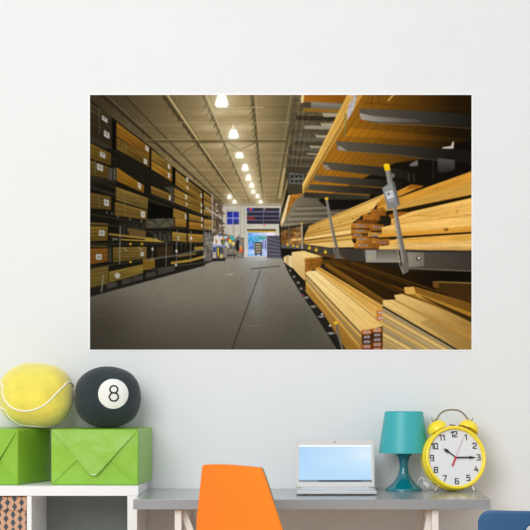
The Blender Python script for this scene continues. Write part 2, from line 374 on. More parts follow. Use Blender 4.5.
    for (a, b) in (((373, 94), (371, 106)), ((378, 94), (378.6, 103)), ((395, 104.6), (395, 110)), ((420, 100), (428, 100))):
        line([a, b], .8, (70, 42, 10), .7)
    line([(363, 102.4), (378, 104), (471, 109)], .9, (80, 48, 12), .7)
    line([(388, 101), (394, 94)], 1.6, (232, 190, 110), .9)
    poly([(351, 128), (420, 134), (471, 139), (471, 143), (345, 136)], (196, 130, 26), (90, 56, 12), ((345, 132), (440, 138)), a=.55)
    for f in range(9):
        a = (372 + f * 11, 94); line([a, L2(a, (VPX, VPY), .62)], .7, (70, 44, 12), .35)
    P.glow(478, 150, 44, 60, (14, 12, 9), .7, P.mask([(362, 94), (473, 94), (473, 176), (400, 200), (304, 195)]))
    poly([(395, 163), (430, 158), (452, 146), (473, 138), (473, 178), (400, 205), (330, 210), (318, 200)], (17, 15, 12), a=.92)
    # steel arms below it
    poly([(359, 108.6), (400, 109.8), (473, 114.6), (473, 127), (420, 124.4), (376, 123), (361, 119.6)], (84, 78, 68), (28, 25, 21), ((370, 112), (470, 118)))
    poly([(359.4, 113), (372, 116), (404, 118.6), (420, 119.6), (420, 122.6), (378, 122), (361, 119.6)], (156, 148, 136), (70, 64, 56), ((362, 116), (420, 120)))
    line([(376, 123.4), (420, 125), (471, 128.4)], .9, (120, 104, 76), .5)
    dot(363, 120.6, 1.4, .6, (190, 60, 40), .9)
    poly([(336.4, 141), (390, 144.6), (473, 150.6), (473, 164), (440, 161), (390, 154), (345, 151), (337, 149.6)], (88, 80, 66), (26, 23, 19), ((340, 146), (450, 155)))
    poly([(337, 146), (341, 146), (347, 151), (338, 150.4)], (140, 132, 118))
    line([(345, 151.2), (395, 154.6), (440, 161)], .8, (110, 98, 76), .5)
    poly([(323, 161.6), (395, 168.4), (412, 172), (412, 180), (380, 176), (330, 169.8), (324, 168)], (86, 79, 65), (28, 25, 20), ((324, 165), (405, 175)))
    poly([(323.4, 164.6), (327, 165), (331, 169.8), (324, 169)], (136, 128, 112))
    poly([(314, 174.8), (380, 179.6), (402, 182), (402, 190), (320, 181.6), (314, 180.4)], (90, 83, 69), (28, 25, 20), ((315, 178), (395, 184)))
    poly([(306.4, 184), (375, 187.6), (390, 189), (390, 196), (312, 190.4), (307, 189)], (80, 74, 62), (28, 25, 20), ((307, 186), (380, 191)))
    poly([(303, 192), (370, 195.4), (370, 199.4), (330, 199.4), (304, 197.4)], (54, 49, 40))
    line([(305, 191.2), (370, 195)], 1.2, (170, 112, 36), .75); line([(310, 182.6), (385, 188)], 1.2, (176, 114, 30), .55)
    # pale side of the bundle
    side = [(347.6, 94), (363, 94), (304, 193.4), (302.4, 192.4), (302.6, 184)]
    poly(side, (206, 158, 72), (232, 192, 104), ((356, 96), (304, 190)), streak=.1, ang=-1.02)
    for f, w, c in ((.3, .7, (160, 112, 40)), (.5, .6, (176, 128, 50)), (.72, 1.2, (110, 70, 22)), (.88, .8, (140, 92, 30))):
        line([L2((347.6, 94), (363, 94), f), L2((302.6, 186), (304, 193.4), f)], w, c, .8)
    line([(344.6, 113), (346, 121), (344, 137)], .9, (96, 130, 84), .85)
    poly([(351, 94), (357.4, 94), (354, 108), (352, 113), (347.6, 119.6), (347, 113), (349, 104)], (178, 172, 178), mott=.12)
    poly([(351, 96), (354, 96), (352, 103), (350, 103)], (196, 150, 70), a=.8)
    # behind, in the dark
    poly([(437.6, 158), (454.6, 160), (454.6, 169.6), (444, 173), (437.6, 172)], (76, 71, 68), (40, 37, 35), ((446, 160), (446, 172)))
    poly([(442, 147.4), (451, 146), (452.4, 141.6), (454, 142), (453.4, 148.6), (442.6, 148.6)], (188, 180, 170))
    poly([(409, 164.4), (417, 160), (418, 161), (417.6, 166), (411, 166.4)], (104, 100, 94))
    line([(433, 156), (433, 180)], 1, (40, 36, 32), .8); dot(393, 175.6, 1.6, 2.4, (116, 110, 102), .9)
    for x in (408.6, 414): line([(x, 173), (x, 182)], 1.4, (58, 54, 50), .8)
    # ---- right racks, middle shelf ----
    poly([(281, 231), (303, 226), (303, 246), (281, 246)], (120, 84, 42), mott=.3)
    for i in range(16):
        x = prng.uniform(282, 300); y = prng.uniform(231, 243)
        poly([(x, y), (x + 3, y - .6), (x + 3, y + 2), (x, y + 2.2)], ((196, 146, 80), (84, 52, 26), (168, 112, 54))[i % 3], a=.7)
    poly([(290, 239), (300, 237.6), (302, 240), (292, 241)], (222, 180, 112)); poly([(281, 244), (303, 245), (303, 250), (281, 248)], (92, 88, 84))
    for x in (289, 297.6): line([(x, 226), (x, 246)], 1, (104, 98, 88), .8)
    line([(301.6, 224), (302.2, 249)], 1.4, (176, 170, 158), .9); dot(301.6, 223.6, 1, 1, (220, 180, 50))
    for x, y in ((287.6, 244.6), (293.4, 245.6), (297.4, 246.4)): dot(x, y, 1.1, 1.2, (226, 186, 40))
    poly([(280, 248), (303, 249), (330, 256), (330, 262), (292, 262), (284, 258)], (24, 21, 18))
    pile = [(303.4, 243.6), (303.4, 240), (306, 232), (309.4, 225.6), (384.6, 193.6), (384, 200), (377, 204), (371, 212), (363, 214.6), (352, 223), (352, 246), (330, 247)]
    poly(pile, (196, 152, 72), (228, 184, 100), ((310, 240), (372, 205)), streak=.08, ang=-.35)
    for (a, b, w, c) in (((310, 226.4), (383, 196), 1, (150, 106, 40)), ((308, 229.6), (371, 210.4), .8, (176, 128, 58)), ((306.6, 232.6), (363, 215), .8, (160, 112, 44)), ((306, 234.6), (352, 223), 1, (140, 98, 40)),
                         ((304.6, 237), (352, 228.6), .9, (150, 106, 44)), ((303.6, 240.6), (352, 234.6), 1.4, (92, 62, 26)), ((303.6, 243.2), (352, 239), 1, (120, 84, 36))):
        line([a, b], w, c, .75)
    poly([(304.6, 237.6), (351, 229.6), (351, 233), (304, 239.8)], (240, 206, 136), a=.8); poly([(303.4, 244), (352, 240.4), (356, 247), (330, 247.6)], (222, 184, 106))
    for x, y in ((352.6, 218.6), (340, 222.6), (319, 228.6)): dot(x, y, 1, .8, (130, 80, 30), .8)
    for (x0, y0, x1, y1, c) in ((377, 202, 392, 211, (176, 112, 36)), (371, 209, 386, 216, (168, 104, 34)), (363, 213.6, 380, 221, (176, 108, 36)), (356, 219.6, 378, 224, (120, 72, 22)), (351, 223, 374, 228.6, (180, 114, 42)),
                                (351, 229.2, 372, 234, (186, 120, 44)), (352, 234.6, 370, 239, (170, 104, 36)), (356, 237, 374, 243.6, (188, 122, 44)), (354, 243, 378, 248.6, (176, 112, 40)), (370, 224, 384, 231, (164, 100, 34)),
                                (368, 232, 384, 237, (204, 146, 66)), (372, 238, 390, 244, (178, 116, 44)), (372, 244, 382, 249, (150, 92, 32))):
        poly([(x0, y0), (x1, y0 + .6), (x1, y1), (x0, y1)], c, np.array(c) * .72, ((x0, y0), (x1, y1)), mott=.12)
        line([(x0, y1), (x1, y1)], 1, (52, 30, 10), .7)
    for x, y, w in ((356, 225.4, 9), (355.6, 230.4, 8), (353.6, 234.8, 8), (358, 239, 8), (358.4, 245, 9), (373, 227, 8), (372.6, 235.6, 7)):
        poly([(x, y - 1), (x + w, y - .4), (x + w, y + 1.2), (x, y + .8)], (172, 160, 156), a=.85); line([(x + 1, y), (x + w - 1, y + .4)], .7, (70, 56, 70), .8)
    # near boards
    def plank(pts, c, c2=None, st=.1, ang=-.2):
        poly(pts, c, c2 if c2 is not None else np.array(c) * .9, (pts[0], pts[-1]), streak=st, ang=ang)
    plank([(380, 199), (411, 184.6), (423, 186), (400, 196), (380, 206)], (196, 134, 44))
    plank([(412, 184.4), (424, 186), (419, 188.6), (406, 189)], (152, 92, 26))
    plank([(376, 208), (398, 197.6), (473, 170.6), (473, 182), (398, 203.6), (384, 207)], (232, 176, 82), (206, 146, 54), .14, -.35)
    plank([(384, 207), (398, 203.6), (473, 181.6), (473, 194.6), (398, 209.6), (386, 211)], (224, 176, 92), (200, 150, 66), .1, -.27)
    poly([(386, 211), (398, 209.6), (473, 194.4), (473, 197.8), (410, 211.6), (388, 216)], (34, 24, 10))
    plank([(391, 217), (412, 211.4), (473, 197.4), (473, 216), (391, 225)], (232, 184, 98), (212, 156, 64), .14, -.22)
    plank([(388, 215), (400, 211.6), (410, 212), (392, 219)], (160, 98, 28))
    plank([(381.6, 227.4), (400, 222.4), (473, 213), (473, 231.6), (400, 236), (381.6, 235)], (236, 188, 104), (206, 146, 54), .12, -.1)
    plank([(378, 235), (396, 233), (473, 226), (473, 231.8), (400, 236.6), (378, 238)], (212, 150, 56), (196, 134, 44), .1, -.08)
    line([(391, 224.6), (473, 214.6)], .8, (176, 122, 50), .7)
    dot(446, 229.4, 2.6, 1.8, (150, 98, 44), .9); dot(447, 229.4, 1, .8, (104, 66, 30), .9); dot(457, 211.4, 1.2, 2, (190, 124, 50), .7); dot(437, 188.6, 1.4, 1.2, (176, 110, 36), .8)
    for k in range(7):
        line([(405 + k * 2, 217 - k * .2), (471, 203 + k * 2.6)], .7, (196, 138, 54), .5)
    line([(378, 238.4), (400, 237), (473, 232.4)], 1.6, (38, 26, 10), .95)
    plank([(389, 240), (410, 237.6), (473, 233.4), (473, 242), (389, 246)], (222, 166, 74), (230, 178, 92), .14, -.05)
    plank([(379, 246), (402, 243.6), (473, 240.6), (473, 250.4), (379, 249.6)], (226, 184, 110), (200, 154, 80), .16, -.02)
    poly([(376, 241), (388, 240), (388, 244.4), (376, 245)], (150, 92, 34)); line([(378, 242.6), (386, 242)], 1.2, (120, 104, 140), .8)
    # shelf edge
    poly([(303, 244.6), (330, 248), (365, 249), (365, 262), (338, 259), (303, 249)], (74, 68, 58), (58, 53, 46), ((305, 246), (350, 258)))
    for x, y in ((309.4, 248), (316.2, 250), (325.4, 252)):
        dot(x, y, 1.5, 1.5, (230, 186, 40)); dot(x, y - 2, .9, 1, (150, 120, 50))
    poly([(305, 252), (345, 256.4), (345, 259), (305, 255)], (104, 66, 30), a=.8)
    poly([(364, 249.4), (398, 249.4), (401, 262.4), (366, 262.4)], (94, 88, 78), (150, 144, 130), ((380, 250), (380, 262)))
    poly([(366, 250), (376, 250.4), (376, 262), (366, 262)], (150, 146, 136)); dot(369.6, 256.4, 1, 1.2, (190, 160, 100))
    poly([(404, 249.6), (473, 250.6), (473, 270), (440, 269.4), (408, 268.4)], (82, 75, 66), (60, 54, 47), ((410, 252), (468, 268)))
    poly([(407, 252), (424, 252.6), (424, 266), (409, 267)], (138, 131, 118), (110, 103, 92), ((408, 258), (424, 260)))
    line([(406, 250.6), (424, 251.4), (473, 252)], 1.4, (44, 40, 34), .9); line([(409, 268.4), (473, 271)], .9, (140, 130, 110), .8)
    dot(418.4, 258.4, 2.4, 2.2, (54, 52, 50)); dot(418.8, 258, 1.4, 1.3, (206, 206, 206))
    # ---- right racks, bottom: boards in shade ----
    poly([(319, 261), (332, 257.6), (366, 262.6), (410, 271), (473, 272), (473, 351), (384, 351), (384, 322)], (58, 38, 13), (20, 15, 9), ((350, 285), (440, 272)))
    for (a, b, w, c) in (((322, 259.6), (420, 296), 1.2, (112, 76, 26)), ((326, 264), (386, 304), 5.4, (106, 72, 24)), ((322, 262), (384, 300), 1, (140, 98, 36)), ((331, 260), (420, 300), 3.6, (78, 52, 18)), ((340, 259.6), (430, 292), 2, (66, 44, 15)),
                         ((352, 262), (440, 292), 1.2, (92, 60, 20)), ((329, 262), (392, 302), 1, (36, 22, 8)), ((345, 264), (404, 293), 1, (34, 22, 8))):
        line([a, b], w, c, .85)
    plank([(313, 267.4), (318, 266), (384, 306), (384, 320), (376, 318.6)], (206, 158, 74), (216, 168, 84), .1, .58)
    line([(316, 266.6), (384, 310)], .9, (150, 104, 40), .8); line([(314, 268.6), (377, 317)], .9, (120, 80, 30), .8)
    # far neat stacks
    poly([(283.6, 257), (288, 255), (292.4, 256), (292.4, 270), (288, 266), (284, 261)], (222, 196, 144)); poly([(286, 256.4), (288.4, 256.4), (288.6, 266), (286, 262.6)], (180, 146, 92), a=.7)
    poly([(291.6, 252), (305, 257.6), (305.4, 281), (299, 275), (292, 267)], (232, 204, 146), (206, 172, 108), ((292, 256), (303, 276)))
    for k in range(7): line([(292, 253.4 + k * 2), (305.2, 259.6 + k * 3)], .6, (180, 144, 84), .6)
    poly([(291.6, 252), (304, 250.6), (322.6, 256.6), (305, 258.4)], (230, 198, 130))
    poly([(304.8, 258), (322.6, 257), (321, 266), (312, 270), (305.4, 281)], (166, 108, 40), (130, 82, 28), ((306, 260), (320, 266)), mott=.15)
    for k in range(4): line([(305, 261.6 + k * 3.2), (321 - k * 3, 260.4 + k * 2.2)], .7, (96, 56, 18), .7)
    # front bright pile
    poly([(305.6, 273), (362, 330), (363, 351), (346, 351), (322, 312), (305.6, 292)], (196, 152, 74), (146, 104, 42), ((334, 302), (320, 318)), streak=.1, ang=.85)
    for (a, b, w, c) in (((306, 275.6), (361, 333.6), 1.6, (96, 84, 66)), ((306, 277), (361, 336.6), 1.4, (226, 186, 110)), ((306, 279), (360, 341), 1.8, (130, 116, 92)), ((306, 281.6), (360, 347), 1, (230, 190, 106)),
                         ((306, 285), (357, 350), 1, (140, 98, 36)), ((306, 288), (352, 350), 1, (150, 106, 40))):
        line([a, b], w, c, .75)
    poly([(305.6, 272.6), (309, 270.8), (318, 270.4), (383, 321), (383, 328), (372, 329), (361.4, 331)], (240, 212, 146), (226, 186, 108), ((312, 275), (372, 326)), streak=.07, ang=.7)
    line([(310, 271.6), (372, 329)], .8, (190, 150, 84), .55); line([(317, 271), (382, 323)], .9, (150, 106, 46), .8); line([(306, 273), (361.4, 331)], .8, (250, 228, 170), .6)
    poly([(361.4, 330), (372, 329), (383, 326), (383, 351), (362, 351)], (54, 30, 16))
    for r in range(5):
        for cxx in (0, 1):
            x = 361.8 + cxx * 10.4; y = 330 + r * 4.8 - cxx * 2
            c = ((196, 112, 44), (66, 44, 34), (84, 56, 40), (150, 78, 32), (140, 72, 30))[r]
            poly([(x, y), (x + 9.4, y - .4), (x + 9.4, y + 4), (x, y + 4.2)], c)
            poly([(x + 2.2, y + .9), (x + 8, y + .7), (x + 8, y + 3), (x + 2.2, y + 3.2)], (206, 196, 196), a=.85); line([(x + 3, y + 2), (x + 7.4, y + 1.9)], .8, (80, 64, 84), .8)
    for r in range(2):
        y = 310.4 + r * 5.4
        poly([(376, y), (383.4, y - .6), (383.4, y + 4.4), (376.6, y + 4.8)], (186, 108, 48)); poly([(378, y + 1), (382.6, y + .7), (382.6, y + 3.2), (378, y + 3.4)], (190, 176, 176), a=.85)
    # floor edge under the racks
    poly([(284, 262), (292, 268), (299, 276), (306, 292), (323, 313), (347, 351), (338, 351), (316, 316), (300, 292), (288, 272)], (26, 24, 21), a=.9)
    for x, y, w in ((290, 270, 2), (294, 276, 2.4), (298, 282, 3), (301, 288, 3), (306, 297, 5), (313, 306, 5.6), (321, 316, 6), (330.6, 332.6, 7)):
        poly([(x - w * .6, y), (x + w * .3, y - 1), (x + w * .7, y + .8), (x - w * .1, y + 2)], (140, 136, 130), a=.9)
    dot(302.8, 295, 1, 1, (150, 60, 70)); dot(330, 325.4, 1.1, 1.1, (214, 208, 200)); dot(322, 314, 1, 1, (214, 208, 200))
    line([(336.4, 324), (338.6, 336), (343, 351)], 2.2, (104, 98, 88)); dot(336, 322.6, 1.8, 1.5, (240, 196, 30))
    # ---- near right stack ----
    poly([(382.6, 306.5), (460, 351), (382.6, 351)], (192, 158, 98))
    for k in range(9):
        y = 307.6 + k * 5
        c = ((150, 136, 108), (222, 186, 116), (168, 148, 112), (206, 168, 96), (140, 128, 104), (226, 190, 118), (182, 150, 92), (150, 132, 100), (208, 170, 100))[k]
        poly([(382.6, y), (382.6 + 82, y + 47), (382.6 + 82, y + 49.6), (382.6, y + 2.6)] if y < 351 else [(0, 0), (0, 0), (0, 0)], c, a=.85)
        line([(382.6, y + 3.4), (464, y + 50)], .6, (104, 80, 44), .7)
    poly([(382.6, 306.5), (464, 353), (473, 353), (473, 330), (396, 299.4), (383, 299.8)], (226, 188, 116), (168, 130, 66), ((386, 300), (470, 350)), streak=.12, ang=.5)
    line([(382.6, 306.4), (461, 352)], 1.8, (40, 32, 22), .95); line([(395, 300), (473, 340)], 1, (120, 84, 38), .7)
    poly([(420, 322), (434, 318), (473, 338), (473, 352), (462, 349)], (120, 92, 44), a=.35)
    poly([(394, 295), (402, 293.6), (473, 320), (473, 338), (396, 300)], (222, 184, 114), (158, 120, 58), ((398, 296), (470, 328)), streak=.1, ang=.45)
    poly([(396, 300), (473, 336), (473, 340.6), (397, 302)], (176, 132, 62), a=.9)
    poly([(404, 287), (416, 287), (473, 303), (473, 322), (405, 293.6)], (140, 96, 34), (112, 76, 26), ((406, 290), (470, 312)), streak=.12, ang=.4)
    poly([(404, 287), (414, 286.6), (416, 294.6), (405, 293.4)], (214, 166, 84))
    poly([(414, 292), (473, 313), (473, 318.6), (416, 296)], (190, 142, 58), (160, 114, 40), ((416, 294), (470, 314)))
    poly([(420, 295), (473, 317.6), (473, 323), (424, 298)], (38, 27, 12), a=.8)
    poly([(433, 281), (473, 283), (473, 304), (436, 291)], (62, 42, 16)); line([(434, 281.6), (473, 283)], 1.4, (150, 118, 62), .8); poly([(432.6, 281), (438, 281), (439, 288), (433, 287)], (104, 72, 30))
    # ---- posts standing before the shelf ----
    poly([(325.4, 199), (327.8, 199), (333.6, 228), (340, 255), (344, 258.6), (334.6, 258.6), (336, 250), (330.8, 226)], (122, 117, 108), (98, 93, 84), ((326, 210), (340, 250)))
    poly([(325, 199), (326, 199), (335.6, 252), (334, 256)], (158, 152, 142), a=.4); dot(326.6, 198.6, 1.9, 1.5, (226, 178, 40))
    poly([(385.2, 170.6), (390.2, 169.6), (394.6, 190), (397, 210), (407.4, 262), (410, 268), (407.6, 272), (403.8, 274), (401, 270), (401.8, 262), (394, 211), (388.6, 190)], (120, 115, 108), (104, 98, 90), ((398, 200), (407, 262)))
    poly([(386, 171), (388, 170.6), (404, 262), (402, 264)], (168, 162, 154), a=.6)
    line([(393.6, 212), (396, 228), (397.6, 248), (399.4, 264), (403.6, 274)], 1, (176, 168, 150), .8)
    for k in range(10): dot(394.4 + k * .56, 216 + k * 5.4, .6, 1.2, (110, 94, 70), .6)
    poly([(383.6, 165.6), (389.4, 164.4), (390.4, 170), (384.8, 171)], (236, 192, 20)); dot(386.5, 165, 2.9, 1.4, (244, 206, 40))
    poly([(382.2, 188), (387.2, 184.6), (393.6, 183), (399.2, 205.6), (387.6, 210)], (140, 140, 138), (122, 122, 121), ((386, 188), (396, 206)))
    poly([(392, 183.4), (394.2, 181), (400, 204), (398.6, 206)], (98, 96, 94))
    poly([(385.2, 192), (392.2, 190), (394.4, 197.4), (387.4, 199.6)], (206, 206, 210)); poly([(386.6, 193), (389.6, 192.2), (390.4, 195), (387.4, 195.8)], (120, 122, 132)); line([(388.4, 201.4), (394.6, 199.6)], .9, (186, 186, 190), .8)
    line([(391, 192), (393, 197)], .6, (160, 160, 166))
    # softness and paper grain
    gx, gy = np.meshgrid(PX0 + (np.arange(PW) + .5) / PS, PY0 + (np.arange(PH) + .5) / PS)
    P.a *= (1 - .24 * np.exp(-((gx - 90) / 62) ** 2) * np.clip((290 - gy) / 30, 0, 1))[..., None]
    P.a *= (1 + .05 * pnoise(gx * .9, gy * .9) + .04 * pnoise(gx * 2.1, gy * 2.1))[..., None] * .5 + .5
    a = P.a
    b = np.pad(a, ((1, 1), (1, 1), (0, 0)), mode='edge')
    a = (b[1:-1, 1:-1] * 4 + (b[:-2, 1:-1] + b[2:, 1:-1] + b[1:-1, :-2] + b[1:-1, 2:]) * 2 + b[:-2, :-2] + b[2:, :-2] + b[:-2, 2:] + b[2:, 2:]) / 16
    return np.clip(a, 0, 255)
# ------------------------------------------------------------------
# helpers
# ------------------------------------------------------------------
CAM_D, CAM_Z, FPX, CX, CY = 7.2, 1.18, 1970.0, 320.0, 368.0


def at(px, py, y):
    """the point seen at photo pixel (px, py) that lies at depth y (the wall is y = 0)"""
    d = CAM_D + y
    return Vector(((px - CX) * d / FPX, y, CAM_Z - (py - CY) * d / FPX))


def lin(c):
    c = c / 255.0
    return c / 12.92 if c <= 0.04045 else ((c + 0.055) / 1.055) ** 2.4


def rgb(r, g, b, k=1.0):
    return (lin(r) * k, lin(g) * k, lin(b) * k, 1.0)


def mat(name, col, rough=.6, metal=0.0, var=.04, scale=30.0, bump=0.0, bscale=80.0, coat=0.0, sheen=0.0, detail=3.0, spec=.5, trans=0.0):
    m = bpy.data.materials.new(name); m.use_nodes = True
    nt = m.node_tree; b = nt.nodes['Principled BSDF']
    tc = nt.nodes.new('ShaderNodeTexCoord')
    n = nt.nodes.new('ShaderNodeTexNoise'); n.inputs['Scale'].default_value = scale; n.inputs['Detail'].default_value = detail
    nt.links.new(tc.outputs['Object'], n.inputs['Vector'])
    r = nt.nodes.new('ShaderNodeValToRGB')
    r.color_ramp.elements[0].position = .3; r.color_ramp.elements[1].position = .7
    r.color_ramp.elements[0].color = tuple(c * (1 - var) for c in col[:3]) + (1,)
    r.color_ramp.elements[1].color = tuple(min(1, c * (1 + var)) for c in col[:3]) + (1,)
    nt.links.new(n.outputs['Fac'], r.inputs['Fac']); nt.links.new(r.outputs['Color'], b.inputs['Base Color'])
    b.inputs['Roughness'].default_value = rough; b.inputs['Metallic'].default_value = metal
    b.inputs['Coat Weight'].default_value = coat; b.inputs['Sheen Weight'].default_value = sheen
    b.inputs['Specular IOR Level'].default_value = spec
    b.inputs['Transmission Weight'].default_value = trans
    if bump:
        n2 = nt.nodes.new('ShaderNodeTexNoise'); n2.inputs['Scale'].default_value = bscale; n2.inputs['Detail'].default_value = 4
        nt.links.new(tc.outputs['Object'], n2.inputs['Vector'])
        bp = nt.nodes.new('ShaderNodeBump'); bp.inputs['Strength'].default_value = bump; bp.inputs['Distance'].default_value = .01
        nt.links.new(n2.outputs['Fac'], bp.inputs['Height']); nt.links.new(bp.outputs['Normal'], b.inputs['Normal'])
    return m


class MB:
    def __init__(self):
        self.bm = bmesh.new()

    def _take(self, t, M=None):
        me = bpy.data.meshes.new('t'); t.to_mesh(me); t.free()
        if M is not None:
            me.transform(M)
        self.bm.from_mesh(me); bpy.data.meshes.remove(me)
        return self

    def box(self, x0, x1, y0, y1, z0, z1, bev=.002, seg=2, M=None):
        t = bmesh.new(); bmesh.ops.create_cube(t, size=1)
        bmesh.ops.scale(t, vec=(x1 - x0, y1 - y0, z1 - z0), verts=t.verts)
        bmesh.ops.translate(t, vec=((x0 + x1) / 2, (y0 + y1) / 2, (z0 + z1) / 2), verts=t.verts)
        if bev:
            bmesh.ops.bevel(t, geom=t.edges[:], offset=bev, segments=seg, profile=.5, affect='EDGES')
        return self._take(t, M)

    def prism(self, pts, depth, M=None, bev=0.0, seg=2):
        """outline in the local XZ plane extruded along +Y"""
        t = bmesh.new()
        v = [t.verts.new((p[0], 0, p[1])) for p in pts]
        f = t.faces.new(v)
        r = bmesh.ops.extrude_face_region(t, geom=[f])
        bmesh.ops.translate(t, vec=(0, depth, 0), verts=[e for e in r['geom'] if isinstance(e, bmesh.types.BMVert)])
        bmesh.ops.recalc_face_normals(t, faces=t.faces[:])
        if bev:
            bmesh.ops.bevel(t, geom=t.edges[:], offset=bev, segments=seg, profile=.5, affect='EDGES')
        return self._take(t, M)

    def lathe(self, prof, n=48, M=None):
        """profile of (radius, z) turned round the Z axis"""
        t = bmesh.new(); rings = []
        for r, z in prof:
            if r < 1e-6:
                rings.append([t.verts.new((0, 0, z))])
            else:
                rings.append([t.verts.new((r * math.cos(2 * PI * k / n), r * math.sin(2 * PI * k / n), z)) for k in range(n)])
        for a, b in zip(rings, rings[1:]):
            for k in range(n):
                j = (k + 1) % n
                if len(a) == 1 and len(b) == 1:
                    continue
                if len(a) == 1:
                    t.faces.new((a[0], b[j], b[k]))
                elif len(b) == 1:
                    t.faces.new((a[k], a[j], b[0]))
                else:
                    t.faces.new((a[k], a[j], b[j], b[k]))
        bmesh.ops.recalc_face_normals(t, faces=t.faces[:])
        return self._take(t, M)

    def tube(self, pts, r, n=10, closed=False, M=None, r2=None):
        pts = [Vector(p) for p in pts]; t = bmesh.new(); rings = []; N = len(pts)
        up = None
        for i, p in enumerate(pts):
            if closed:
                d = pts[(i + 1) % N] - pts[i - 1]
            else:
                d = pts[min(i + 1, N - 1)] - pts[max(i - 1, 0)]
            d.normalize()
            if up is None:
                up = d.orthogonal().normalized()
            up = (up - d * up.dot(d)).normalized()
            s = d.cross(up)
            rr = r if r2 is None else r + (r2 - r) * i / (N - 1)
            rings.append([t.verts.new(p + (up * math.cos(2 * PI * k / n) + s * math.sin(2 * PI * k / n)) * rr) for k in range(n)])
        pairs = list(zip(rings, rings[1:])) + ([(rings[-1], rings[0])] if closed else [])
        for a, b in pairs:
            for k in range(n):
                t.faces.new((a[k], a[(k + 1) % n], b[(k + 1) % n], b[k]))
        if not closed:
            t.faces.new(rings[0]); t.faces.new(rings[-1])
        bmesh.ops.recalc_face_normals(t, faces=t.faces[:])
        return self._take(t, M)

    def grid(self, f, nu, nv, thick=0.0, flip=False):
        """surface f(u, v), u and v in 0..1; thick gives it a second skin"""
        t = bmesh.new()
        g = [[t.verts.new(f(i / nu, j / nv)) for j in range(nv + 1)] for i in range(nu + 1)]
        for i in range(nu):
            for j in range(nv):
                t.faces.new((g[i][j], g[i + 1][j], g[i + 1][j + 1], g[i][j + 1]))
        bmesh.ops.recalc_face_normals(t, faces=t.faces[:])
        if thick:
            bmesh.ops.solidify(t, geom=t.faces[:], thickness=thick)
        return self._take(t)

    def build(self, name, m, parent=None, smooth=True, angle=35, M=None):
        me = bpy.data.meshes.new(name)
        bmesh.ops.remove_doubles(self.bm, verts=self.bm.verts, dist=1e-6)
        self.bm.to_mesh(me); self.bm.free()
        if M is not None:
            me.transform(M)
        o = bpy.data.objects.new(name, me); COL.objects.link(o)
        if m:
            me.materials.append(m)
        if parent is not None:
            o.parent = parent
        if smooth:
            me.polygons.foreach_set('use_smooth', [True] * len(me.polygons))
            me.set_sharp_from_angle(angle=math.radians(angle))
        if angle <= 35:
            wn = o.modifiers.new('weighted_normals', 'WEIGHTED_NORMAL'); wn.keep_sharp = True; wn.weight = 90
        return o


def thing(name, label, cat, loc=(0, 0, 0), rz=0.0, group=None):
    o = bpy.data.objects.new(name, None); COL.objects.link(o)
    o.empty_display_size = .05
    o.location = loc; o.rotation_euler = (0, 0, rz); o['label'] = label; o['category'] = cat
    if group:
        o['group'] = group
    return o


def struct(o):
    o['kind'] = 'structure'
    return o


def spline(pts, n=8, closed=False):
    """smooth curve through the points"""
    P_ = [Vector(p) for p in pts]; out = []; N = len(P_)
    for i in range(N if closed else N - 1):
        if closed:
            a, b, c, d = P_[i - 1], P_[i], P_[(i + 1) % N], P_[(i + 2) % N]
        else:
            a, b, c, d = P_[max(i - 1, 0)], P_[i], P_[i + 1], P_[min(i + 2, N - 1)]
        for k in range(n):
            t = k / n
            out.append(.5 * ((2 * b) + (c - a) * t + (2 * a - 5 * b + 4 * c - d) * t * t + (3 * b - a - 3 * c + d) * t ** 3))
    if not closed:
        out.append(P_[-1])
    return out


# ------------------------------------------------------------------
# setting: wall, floor, ceiling
# ------------------------------------------------------------------
m_wall = mat('wall_paint', rgb(230, 231, 232), .9, var=.008, scale=4, bump=.04, bscale=260, spec=.2)
struct(MB().box(-4.2, 3.2, 0, .12, 0, 2.9, 0).build('wall_back', m_wall, smooth=False))


def floor_mat():
    m = bpy.data.materials.new('oak_floor'); m.use_nodes = True
    nt = m.node_tree; b = nt.nodes['Principled BSDF']
    tc = nt.nodes.new('ShaderNodeTexCoord')
    br = nt.nodes.new('ShaderNodeTexBrick'); br.inputs['Scale'].default_value = 1
    br.inputs['Brick Width'].default_value = 1.6; br.inputs['Row Height'].default_value = .16; br.inputs['Mortar Size'].default_value = .002
    br.inputs['Color1'].default_value = (.80, .60, .43, 1); br.inputs['Color2'].default_value = (.74, .54, .38, 1); br.inputs['Mortar'].default_value = (.2, .12, .07, 1)
    nt.links.new(tc.outputs['Object'], br.inputs['Vector'])
    mp = nt.nodes.new('ShaderNodeMapping'); mp.inputs['Scale'].default_value = (2, 40, 1)
    nt.links.new(tc.outputs['Object'], mp.inputs['Vector'])
    n = nt.nodes.new('ShaderNodeTexNoise'); n.inputs['Scale'].default_value = 2.5; n.inputs['Detail'].default_value = 5
    nt.links.new(mp.outputs['Vector'], n.inputs['Vector'])
    mx = nt.nodes.new('ShaderNodeMix'); mx.data_type = 'RGBA'; mx.blend_type = 'MULTIPLY'; mx.inputs['Factor'].default_value = .2
    nt.links.new(br.outputs['Color'], mx.inputs['A']); nt.links.new(n.outputs['Fac'], mx.inputs['B'])
    nt.links.new(mx.outputs['Result'], b.inputs['Base Color'])
    b.inputs['Roughness'].default_value = .45
    return m


struct(MB().box(-4.2, 3.2, -8.6, .12, -.06, 0, 0).build('floor', floor_mat(), smooth=False))

# ------------------------------------------------------------------
# wall mural (a flat printed sheet with a slim white edge)
# ------------------------------------------------------------------
LIGHT_ON_WALL = 1.0


